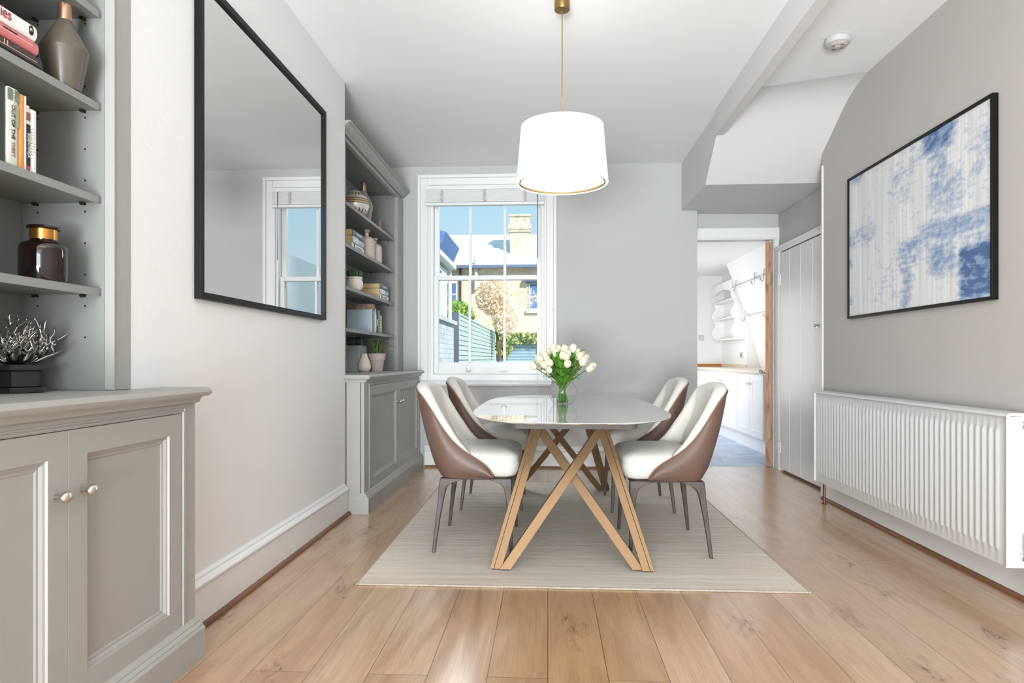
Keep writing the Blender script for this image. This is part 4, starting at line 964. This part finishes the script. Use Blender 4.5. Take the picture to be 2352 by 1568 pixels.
tag(B('horn_ornament', MB().tube([(-1.41, 5.40, 2.085), (-1.405, 5.405, 2.12), (-1.41, 5.41, 2.15), (-1.40, 5.415, 2.185)], [.016, .012, .008, .0015], 10), mat('horn', (160, 120, 90), .35, noise=.2), origin=(-1.41, 5.4, 2.085), smooth=True),
    'small brown horn ornament at the foot of the faceted vase on the top shelf', 'ornament')
# second shelf: 3 books + bottles
GY = K('charcoal_cover', (108, 110, 114)); LB = K('light_blue_cover', (170, 192, 200)); WC = K('white_cover', (232, 230, 226))
W_ = K('white_ink', (226, 222, 216))
G3 = 'stack of three hardbacks beside the pale bottles'
for i, (lb, cv, mk) in enumerate((('white hardback at the bottom of the stack beside the pale bottles', WC, [(.12, .2, .2, .8, INK), (.35, .85, .35, .65, K('faint_ink', (150, 150, 150)))]),
                                  ('light blue hardback in the middle of the stack beside the pale bottles', LB, [(.05, .5, .05, .95, W_)]),
                                  ('charcoal hardback on top of the stack beside the pale bottles', GY, [(.3, .75, .35, .65, K('silver_ink', (190, 192, 196)))]))):
    flat_book(lb, -1.400+.002*i, 4.62, 1.7975+.0475*i, .29, .17, .0465, cv, G3, mk)
G4 = 'stack of three hardbacks beside the potted succulent'
for i, (lb, cv, mk) in enumerate((('white hardback at the bottom of the stack beside the potted succulent', WC, [(.12, .2, .2, .8, INK), (.35, .85, .35, .65, K('faint_ink', (150, 150, 150)))]),
                                  ('light blue hardback in the middle of the stack beside the potted succulent', LB, [(.05, .5, .05, .95, W_)]),
                                  ('charcoal hardback on top of the stack beside the potted succulent', GY, [(.3, .75, .35, .65, K('silver_ink', (190, 192, 196)))]))):
    flat_book(lb, -1.386, 5.36, 1.5045+.0435*i, .27, .20, .0425, cv, G4, mk)
def bottle(label, x, y, z, r, h):
    t = thing('stone_bottle', label, 'bottle', (x, y, z), group='pale stoneware bottles')
    M = mat('pale_stoneware', (196, 184, 174), .7, noise=.06, nscale=30)
    B('bottle_body', MB().lathe([(0, 0), (r*.93, 0), (r, .006), (r, h*.5), (r*.97, h*.62), (r*.8, h*.71), (r*.5, h*.755), (r*.25, h*.78), (r*.23, h*.90), (0, h*.90)], (x, y, z), 36), M, t, smooth=True, ang=50)
    B('bottle_neck', MB().lathe([(r*.22, h*.90), (r*.38, h*.92), (r*.42, h*.96), (r*.38, h), (r*.2, h), (r*.18, h*.93), (0, h*.93)], (x, y, z), 24), mat('raw_clay', (160, 146, 134), .75), t, smooth=True)
bottle('taller pale stoneware bottle on the shelf with the stacked hardbacks', -1.442, 5.14, 1.7975, .062, .235)
bottle('shorter pale stoneware bottle half hidden behind the taller bottle', -1.43, 5.34, 1.7975, .058, .205)
def succulent():
    x, y, z = -1.425, 4.75, 1.5045
    t = thing('potted_succulent', 'spiky green succulent in a round cream pot on the middle shelf', 'plant', (x, y, z))
    B('pot', MB().lathe([(0, 0), (.040, 0), (.056, .015), (.064, .04), (.063, .064), (.056, .080), (.054, .084), (.060, .090), (.060, .100), (.054, .102), (.050, .092), (0, .092)], (x, y, z), 40), mat('cream_pot', (222, 216, 206), .55), t, smooth=True)
    m = MB()
    for k in range(34):
        a = k*2.4; rr = .046*math.sqrt((k+.5)/34); d = Vector((cos(a), sin(a), 0)); p = Vector((x, y, z+.094))+d*rr
        hh = .085-.025*(rr/.046)
        m.tube([p, p+d*.012+Vector((0, 0, hh*.4)), p+d*.013+Vector((0, 0, hh*.75)), p+d*.002+Vector((0, 0, hh))], [.005, .0058, .0045, .0008], 6)
    B('leaves', m, mat('succulent_green', (58, 92, 46), .45, noise=.3, nscale=30), t, smooth=True, ang=0)
succulent()
# fourth shelf: upright books, covers towards the viewer
G5 = 'upright books on the lower shelf of the far bookcase'
z = 1.216; xs = -1.400
CO = lambda n, c: mat(n, c, .5, noise=.12, nscale=18)
spec = [('pale blue book with its front cover facing the room', .010, .182, .205, K('powder_blue', (176, 196, 206), .6), None),
        ('tall brown patterned book behind the pale blue book', .052, .228, .205, mat('brown_pattern', (150, 132, 116), .5, noise=.5, nscale=50), None),
        ('tall slim book with a red and lilac spine', .026, .228, .19, K('lilac', (186, 180, 192)), [(0.02, .98, .76, .99, K('brick_red', (150, 66, 66)))]),
        ('slim white book beside the blue spined one', .030, .196, .17, WC, None),
        ('book with a bright blue spine', .026, .192, .17, K('blue_cover', (46, 92, 168)), [(.02, .4, .1, .8, K('sky_ink', (170, 200, 220)))]),
        ('black book with a white pattern beside the yellow one', .058, .192, .17, K('black_cover2', (30, 30, 32)), [(.1, .3, .3, .6, W_)]),
        ('slim yellow book on the lower shelf', .028, .188, .16, K('yellow_cover', (206, 204, 84)), None),
        ('black book with white dots down its spine', .036, .172, .16, K('black_cover3', (40, 40, 44)), [(.3, .7, .12+.14*k, .18+.14*k, W_) for k in range(6)]),
        ('shorter cream book at the window end of the row', .034, .152, .15, K('cream_cover', (222, 212, 200)), None)]
yy = 5.145
for lb, T_, H_, Wd, cv, mk in spec:
    upright_book(lb+', lower shelf of the far bookcase' if 'shelf' not in lb else lb+' of the far bookcase', xs, yy, z, T_, H_, Wd, cv, G5, mk); yy += T_+.0015
# wooden block book behind
tag(B('wooden_box', MB().box(-1.60, -1.585, 5.25, 5.42, z, z+.226), mat('tan_wood', (166, 116, 60), .5), origin=(-1.59, 5.33, z)), 'thin tan wooden board standing behind the upright books', 'board')
# cabinet top objects
zt = .9005
tag(B('storage_box', MB().box(-1.636, -1.505, 5.17, 5.36, zt, zt+.212), mat('grey_card', (170, 176, 178), .6), origin=(-1.6, 5.27, zt), bevel=.004), 'smooth grey storage box on the far cabinet top', 'box')
ct = thing('blue_canister', 'teal blue cylinder lying on top of the grey storage box', 'canister', (-1.6, 5.27, zt+.213))
B('canister_body', MB().lathe([(0, 0), (.034, 0), (.034, .071), (0, .071)], (-1.636, 5.27, zt+.247), 28, axis='x'), mat('teal_blue', (84, 104, 116), .5), ct, smooth=True)
B('end_cap', MB().lathe([(0, 0), (.0345, 0), (.0345, .035), (.028, .045), (0, .048)], (-1.565, 5.27, zt+.247), 28, axis='x'), mat('dark_cap', (58, 60, 66), .5), ct, smooth=True)
def pitcher():
    x, y = -1.478, 5.19
    t = thing('cream_jug', 'small cream teardrop jug with a notched rim on the far cabinet top', 'jug', (x, y, zt))
    n = 40; prof = [(.030, 0), (.040, .003), (.051, .020), (.0545, .040), (.052, .062), (.042, .092), (.031, .118), (.024, .140), (.0235, .146)]
    rings = []
    for i, (r, z_) in enumerate(prof):
        ring = []
        for k in range(n):
            a = 2*pi*k/n; dz = 0
            if i >= 6: dz = -.028*math.exp(-((a-R(215))/.45)**2)*(i-5)/3
            ring.append((x+r*cos(a), y+r*sin(a), zt+z_+dz))
        rings.append(ring)
    inner = [[(x+(px-x)*.88, y+(py-y)*.88, pz) for px, py, pz in rg] for rg in rings[::-1]]
    B('jug_body', MB().loft(rings+inner[:-2], (True, True)), mat('cream_glaze', (228, 218, 198), .4), t, smooth=True, ang=60)
pitcher()
def aloe():
    x, y = -1.418, 5.35
    t = thing('potted_aloe', 'arching green aloe in a greyish terracotta pot on the far cabinet top', 'plant', (x, y, zt))
    B('pot', MB().lathe([(0, 0), (.049, 0), (.064, .094), (.070, .095), (.075, .148), (.069, .148), (.066, .13), (0, .13)], (x, y, zt), 40), mat('grey_terracotta', (184, 168, 162), .8, noise=.06, nscale=20), t, smooth=True)
    for a, L, up, w_ in ((2.9, .14, .09, .020), (2.0, .07, .13, .020), (4.2, .09, .12, .018), (5.2, .08, .14, .022), (.2, .045, .155, .018), (.9, .07, .125, .018), (5.9, .20, .09, .020), (3.5, .09, .12, .016), (6.1, .11, .12, .014)):
        d = Vector((cos(a), sin(a), 0)); s_ = Vector((-d.y, d.x, 0)); rings = []
        for k in range(10):
            f = k/9; c = Vector((x, y, zt+.13))+d*(.012+L*f**1.3)+Vector((0, 0, up*sin(min(1, f*1.15)*pi/2)-(.03*max(0, f-.6)/.4 if L > .1 else 0)))
            ww = w_*(1-f)**.7*.75+.0004; th = ww*.35
            rings.append([tuple(c-s_*ww+Vector((0, 0, th*1.2))), tuple(c-Vector((0, 0, th))), tuple(c+s_*ww+Vector((0, 0, th*1.2))), tuple(c+Vector((0, 0, th*.3)))])
        B('leaf', MB().loft(rings), mat('aloe_green', (84, 112, 54), .45, noise=.25, nscale=25), t, smooth=True, ang=0)
aloe()

# ================================================================== THE GARDEN BEYOND THE WINDOW
def brick_mat(name, c1, c2, mo, bw=.225, rh=.075, ms=.008, ax='xz', rough=.85):
    q = N(name, rough=rough); tc = q.new('ShaderNodeTexCoord').outputs['Object']; sp = q.new('ShaderNodeSeparateXYZ', {0: tc})
    v = q.new('ShaderNodeCombineXYZ', {0: sp.outputs[0 if ax[0] == 'x' else 1], 1: sp.outputs[2], 2: 0.0}).outputs[0]
    b = q.new('ShaderNodeTexBrick', {'Vector': v, 'Color1': srgb(*c1), 'Color2': srgb(*c2), 'Mortar': srgb(*mo), 'Scale': 1.0, 'Mortar Size': ms, 'Brick Width': bw, 'Row Height': rh})
    n = q.new('ShaderNodeTexNoise', {'Vector': tc, 'Scale': 4.0, 'Detail': 6.0}).outputs[0]
    c = q.mix(q.ramp(n, (.45, (0, 0, 0)), (.8, (.6, .6, .6))), b.outputs[0], srgb(c2[0]*.74, c2[1]*.72, c2[2]*.70))
    q.L.new(c, q.p.inputs['Base Color']); return q.m
struct('ground', MB().box(-40, 40, YB+.32, 70, -.3, -.08), mat('garden_ground', (150, 150, 128), .9, noise=.2, nscale=2), 'garden ground outside', 'ground')
def garden():
    Mwb = brick_mat('painted_white_brick', (226, 228, 238), (206, 210, 224), (190, 194, 208), .24, .085, .010, 'yz')
    t = thing('neighbour_extension', 'white brick extension with a window just outside, beside the slatted fence', 'building', (-2.8, 9.3, 0))
    B('brick_wall', MB().box(-4.2, -1.80, 6.45, 12.45, -.08, 1.655), Mwb, t)
    B('capstone', MB().box(-4.2, -1.74, 6.45, 12.55, 1.655, 1.725), mat('capstone', (206, 208, 208), .8, noise=.1, nscale=10), t)
    B('upper_wall', MB().box(-4.2, -1.93, 6.45, 12.3, 1.725, 2.74), mat('pale_cladding', (214, 220, 226), .7), t)
    f = MB()
    for a, b, c, d in ((8.6, 12.1, 1.76, 1.84), (8.6, 12.1, 2.56, 2.64), (8.6, 8.7, 1.84, 2.56), (11.55, 12.1, 1.84, 2.56), (10.2, 10.28, 1.84, 2.56)): f.box(-1.93, -1.87, a, b, c, d)
    f.box(-1.93, -1.895, 8.7, 11.55, 2.16, 2.20)
    wf = B('window_frame', f, M_TRIM, t)
    B('pane', MB().box(-1.93, -1.90, 8.7, 11.55, 1.84, 2.56), mat('sky_glass', (160, 196, 214), .1, spec=.8), wf)
    B('gutter', MB().box(-1.93, -1.74, 6.45, 12.4, 2.70, 2.80), mat('gutter_white', (232, 232, 230), .5), t, bevel=.02)
    B('roof', MB().prism([(-1.80, 2.80), (-4.4, 4.3), (-4.4, 4.15), (-1.93, 2.72)], 'y', 6.45, 12.5), mat('pale_slates', (196, 204, 214), .7, noise=.1, nscale=6), t)
    B('downpipe', MB().tube([(-1.86, 12.36, 2.7), (-1.86, 12.36, 1.73)], .035, 10), MATS['gutter_white'], t, smooth=True)
    Mf = mat('pale_green_slats', (198, 214, 212), .8, noise=.08, nscale=5)
    def fence(label, axis, c, a0, a1, h, m, post):
        t = thing('slatted_fence', label, 'fence', (c, (a0+a1)/2, -.08) if axis == 'y' else ((a0+a1)/2, c, -.08), group='slatted garden fences')
        s = MB(); z = -.02
        while z < h-.05:
            if axis == 'y': s.box(c-.02, c, a0, a1, z, z+.098)
            else: s.box(a0, a1, c, c+.02, z, z+.098)
            z += .112
        B('slats', s, m, t)
        bb = MB(); bb.box(c-.045, c-.022, a0, a1, -.08, h-.03) if axis == 'y' else bb.box(a0, a1, c+.022, c+.045, -.08, h-.03)
        B('backing', bb, mat('fence_gap', (62, 86, 96), .9), t)
        B('top_rail', MB().box(c-.06, c+.02, a0, a1, h-.04, h) if axis == 'y' else MB().box(a0, a1, c-.02, c+.06, h-.04, h), m, t)
        for p in post: B('post', p, mat('dark_post', (96, 106, 118), .8), t)
    fence('pale green slatted fence running down the side of the garden', 'y', -1.95, 14.35, 24.2, 2.02, Mf, [MB().box(-2.18, -1.96, 14.25, 14.345, -.08, 2.03)])
    fence('slatted fence tinted with blue shade across the end of the garden', 'x', 24.3, -1.93, 1.8, 1.72, mat('shade_blue_slats', (150, 184, 206), .8, noise=.1, nscale=4), [])  # shade on this fence is put into the slat colour
    tag(B('timber_stack', MB().prism([(-1.99, -.08), (-1.99, .9), (-2.12, 1.45), (-2.25, 1.5), (-2.3, -.08)], 'y', 12.9, 13.4), mat('dark_stone', (92, 88, 104), .85, noise=.5, nscale=8), origin=(-2.1, 13, -.08)), 'dark leaning stone and timber offcuts between the white brick wall and fence', 'rubble')
    # house across the gardens
    Mb_ = brick_mat('yellow_stock_brick', (244, 230, 204), (224, 206, 178), (232, 224, 210), .24, .08, .012, 'xz')
    def roof_mat():
        q = N('sunlit_slates', rough=.7); tc = q.new('ShaderNodeTexCoord').outputs['Object']; sp = q.new('ShaderNodeSeparateXYZ', {0: tc})
        v = q.new('ShaderNodeCombineXYZ', {0: sp.outputs[0], 1: q.math('MULTIPLY', sp.outputs[2], 2.0), 2: 0.0}).outputs[0]
        b = q.new('ShaderNodeTexBrick', {'Vector': v, 'Color1': srgb(232, 232, 230), 'Color2': srgb(220, 222, 224), 'Mortar': srgb(190, 194, 204), 'Scale': 1.0, 'Mortar Size': .012, 'Brick Width': .3, 'Row Height': .26})
        q.L.new(b.outputs[0], q.p.inputs['Base Color']); return q.m
    h = thing('terraced_house', 'long brick house with a pale slate roof and tall chimney across the gardens', 'house', (-3, 33, -.08))
    B('brick_wall', MB().box(-9, 2, 31, 38, -.08, 5.45), Mb_, h)
    B('roof', MB().prism([(30.7, 5.42), (34.7, 7.55), (38.5, 5.42)], 'x', -9.2, 2.2), roof_mat(), h)
    B('ridge_tiles', MB().box(-9.2, 2.2, 34.6, 34.8, 7.50, 7.62), mat('ridge', (224, 220, 210), .8), h)
    B('gutter', MB().box(-9.2, 2.2, 30.55, 30.72, 5.30, 5.44), mat('grey_gutter', (108, 124, 152), .6), h)
    c = MB().box(-1.86, -.90, 32.2, 33.0, 5.6, 7.7).box(-1.92, -.84, 32.14, 33.06, 7.28, 7.50).box(-1.96, -.80, 32.1, 33.1, 7.42, 7.62).box(-1.88, -.88, 32.18, 33.02, 7.62, 8.12).box(-1.93, -.83, 32.13, 33.07, 8.05, 8.15)
    B('chimney', c, brick_mat('chimney_brick', (240, 226, 200), (218, 200, 172), (206, 198, 190), .24, .08, .014, 'xz'), h)
    def win(x0, x1, z0, z1):
        f = B('window', MB().box(x0, x1, 30.93, 31.02, z0, z1).box(x0-.12, x1+.12, 30.86, 31.02, z0-.16, z0), M_TRIM, h)
        m = MB(); xm = (z0+z1)/2
        m.box(x0+.07, x1-.07, 30.92, 30.935, z0+.07, xm-.03).box(x0+.07, x1-.07, 30.92, 30.935, xm+.03, z1-.07)
        B('pane', m, mat('far_glass', (92, 128, 180), .15, spec=.8), f)
    win(-.90, .1, 3.35, 4.62); win(-3.05, -2.2, 3.7, 4.75); win(-4.9, -4.3, 3.5, 4.7)
    B('flue_pipe', MB().tube([(-3.40, 30.85, 4.3), (-3.40, 30.85, 5.75)], .09, 12), mat('flue_white', (226, 232, 244), .4), h, smooth=True)
    B('drain_pipe', MB().tube([(-4.15, 30.88, 0), (-4.15, 30.88, 5.35)], .05, 8), mat('black_pipe', (60, 62, 70), .5), h, smooth=True)
    B('soil_pipe', MB().tube([(-1.05, 30.8, 4.75), (-.3, 30.8, 4.75)], .16, 12), MATS['grey_gutter'], h, smooth=True)
    h2 = thing('gable_roofed_house', 'slate gable roof tinted with blue shade rising behind the white extension', 'house', (-7, 27.5, -.08))
    B('brick_wall', MB().box(-8.5, -5.05, 26.5, 30.0, -.08, 4.6), Mb_, h2)
    B('roof', MB().prism([(-4.6, 5.0), (-4.1, 6.15), (-4.62, 6.3), (-4.72, 6.5), (-4.9, 6.2), (-8.7, 6.2), (-8.7, 4.55)], 'y', 26.2, 30.2), mat('shade_blue_slates', (96, 132, 190), .7, noise=.2, nscale=6), h2)  # roof lies in shade; its blue is mixed into the colour
    # plants
    def clump(cx, cy, cz, rx, ry, rz, n, s, seed, shape='ball', zmin=None):
        r_ = random.Random(seed); m = MB()
        for _ in range(n):
            while True:
                v = Vector((r_.uniform(-1, 1), r_.uniform(-1, 1), r_.uniform(-1, 1)))
                if shape == 'box' or .25 < v.length < 1: break
            p = Vector((cx+v.x*rx, cy+v.y*ry, cz+v.z*rz))
            q = Vector((r_.gauss(0, 1), r_.gauss(0, 1), r_.gauss(0, 1))).normalized(); u = q.orthogonal().normalized(); w_ = q.cross(u); k = s*r_.uniform(.6, 1.3)
            m.add([p-u*k, p+w_*k*.5, p+u*k, p-w_*k*.5], [(0, 1, 2, 3)])
        return m
    def leafm(n, c1, c2):
        q = N(n, rough=.7); tc = q.new('ShaderNodeTexCoord').outputs['Object']
        x = q.new('ShaderNodeTexNoise', {'Vector': tc, 'Scale': 9.0, 'Detail': 3.0}).outputs[0]
        q.L.new(q.ramp(x, (.38, srgb(*c1)), (.62, srgb(*c2))), q.p.inputs['Base Color']); q.p.inputs['Subsurface Weight'].default_value = 0; return q.m
    t = thing('blossom_tree', 'peach and cream blossoming tree above the end of the slatted fence', 'tree', (-1.75, 22.2, -.08))
    B('trunk', MB().tube([(-1.6, 22.3, -.08), (-1.65, 22.25, 1.2), (-1.8, 22.2, 2.4), (-1.75, 22.2, 3.0)], [.07, .06, .04, .02], 8).tube([(-1.65, 22.25, 1.2), (-1.4, 22.1, 2.2), (-1.25, 22.1, 2.7)], [.04, .03, .01], 6), mat('bark', (110, 92, 76), .9), t, smooth=True)
    cr = clump(-1.85, 22.2, 3.15, .62, .5, .66, 2600, .055, 3); cr2 = clump(-1.45, 22.1, 2.35, .46, .4, .55, 1600, .05, 4); cr3 = clump(-.75, 22.2, 3.1, .45, .3, .35, 260, .045, 6)
    cr.add(cr2.v, cr2.f); cr.add(cr3.v, cr3.f)
    B('crown', cr, leafm('peach_blossom', (255, 220, 180), (250, 244, 226)), t)
    tag(B('green_shrub', clump(-2.62, 18.5, 2.25, .55, 1.2, .42, 1300, .07, 5), leafm('shrub_leaves', (84, 140, 60), (196, 210, 110)), origin=(-2.6, 18.5, 2.2)), 'bright green shrub showing over the top of the side fence', 'shrub')
    iv = clump(-.7, 24.15, 1.78, 1.15, .14, .20, 2300, .06, 8, 'box'); a = clump(-1.62, 24.15, 1.45, .34, .12, .42, 800, .055, 9); b = clump(.1, 24.15, 1.35, .42, .12, .45, 800, .055, 10)
    iv.add(a.v, a.f); iv.add(b.v, b.f)
    tag(B('ivy', iv, leafm('ivy_leaves', (70, 116, 70), (222, 228, 140)), origin=(-.7, 24.2, 1.7)), 'ivy spilling over the fence at the end of the garden', 'ivy', kind='stuff')
garden()
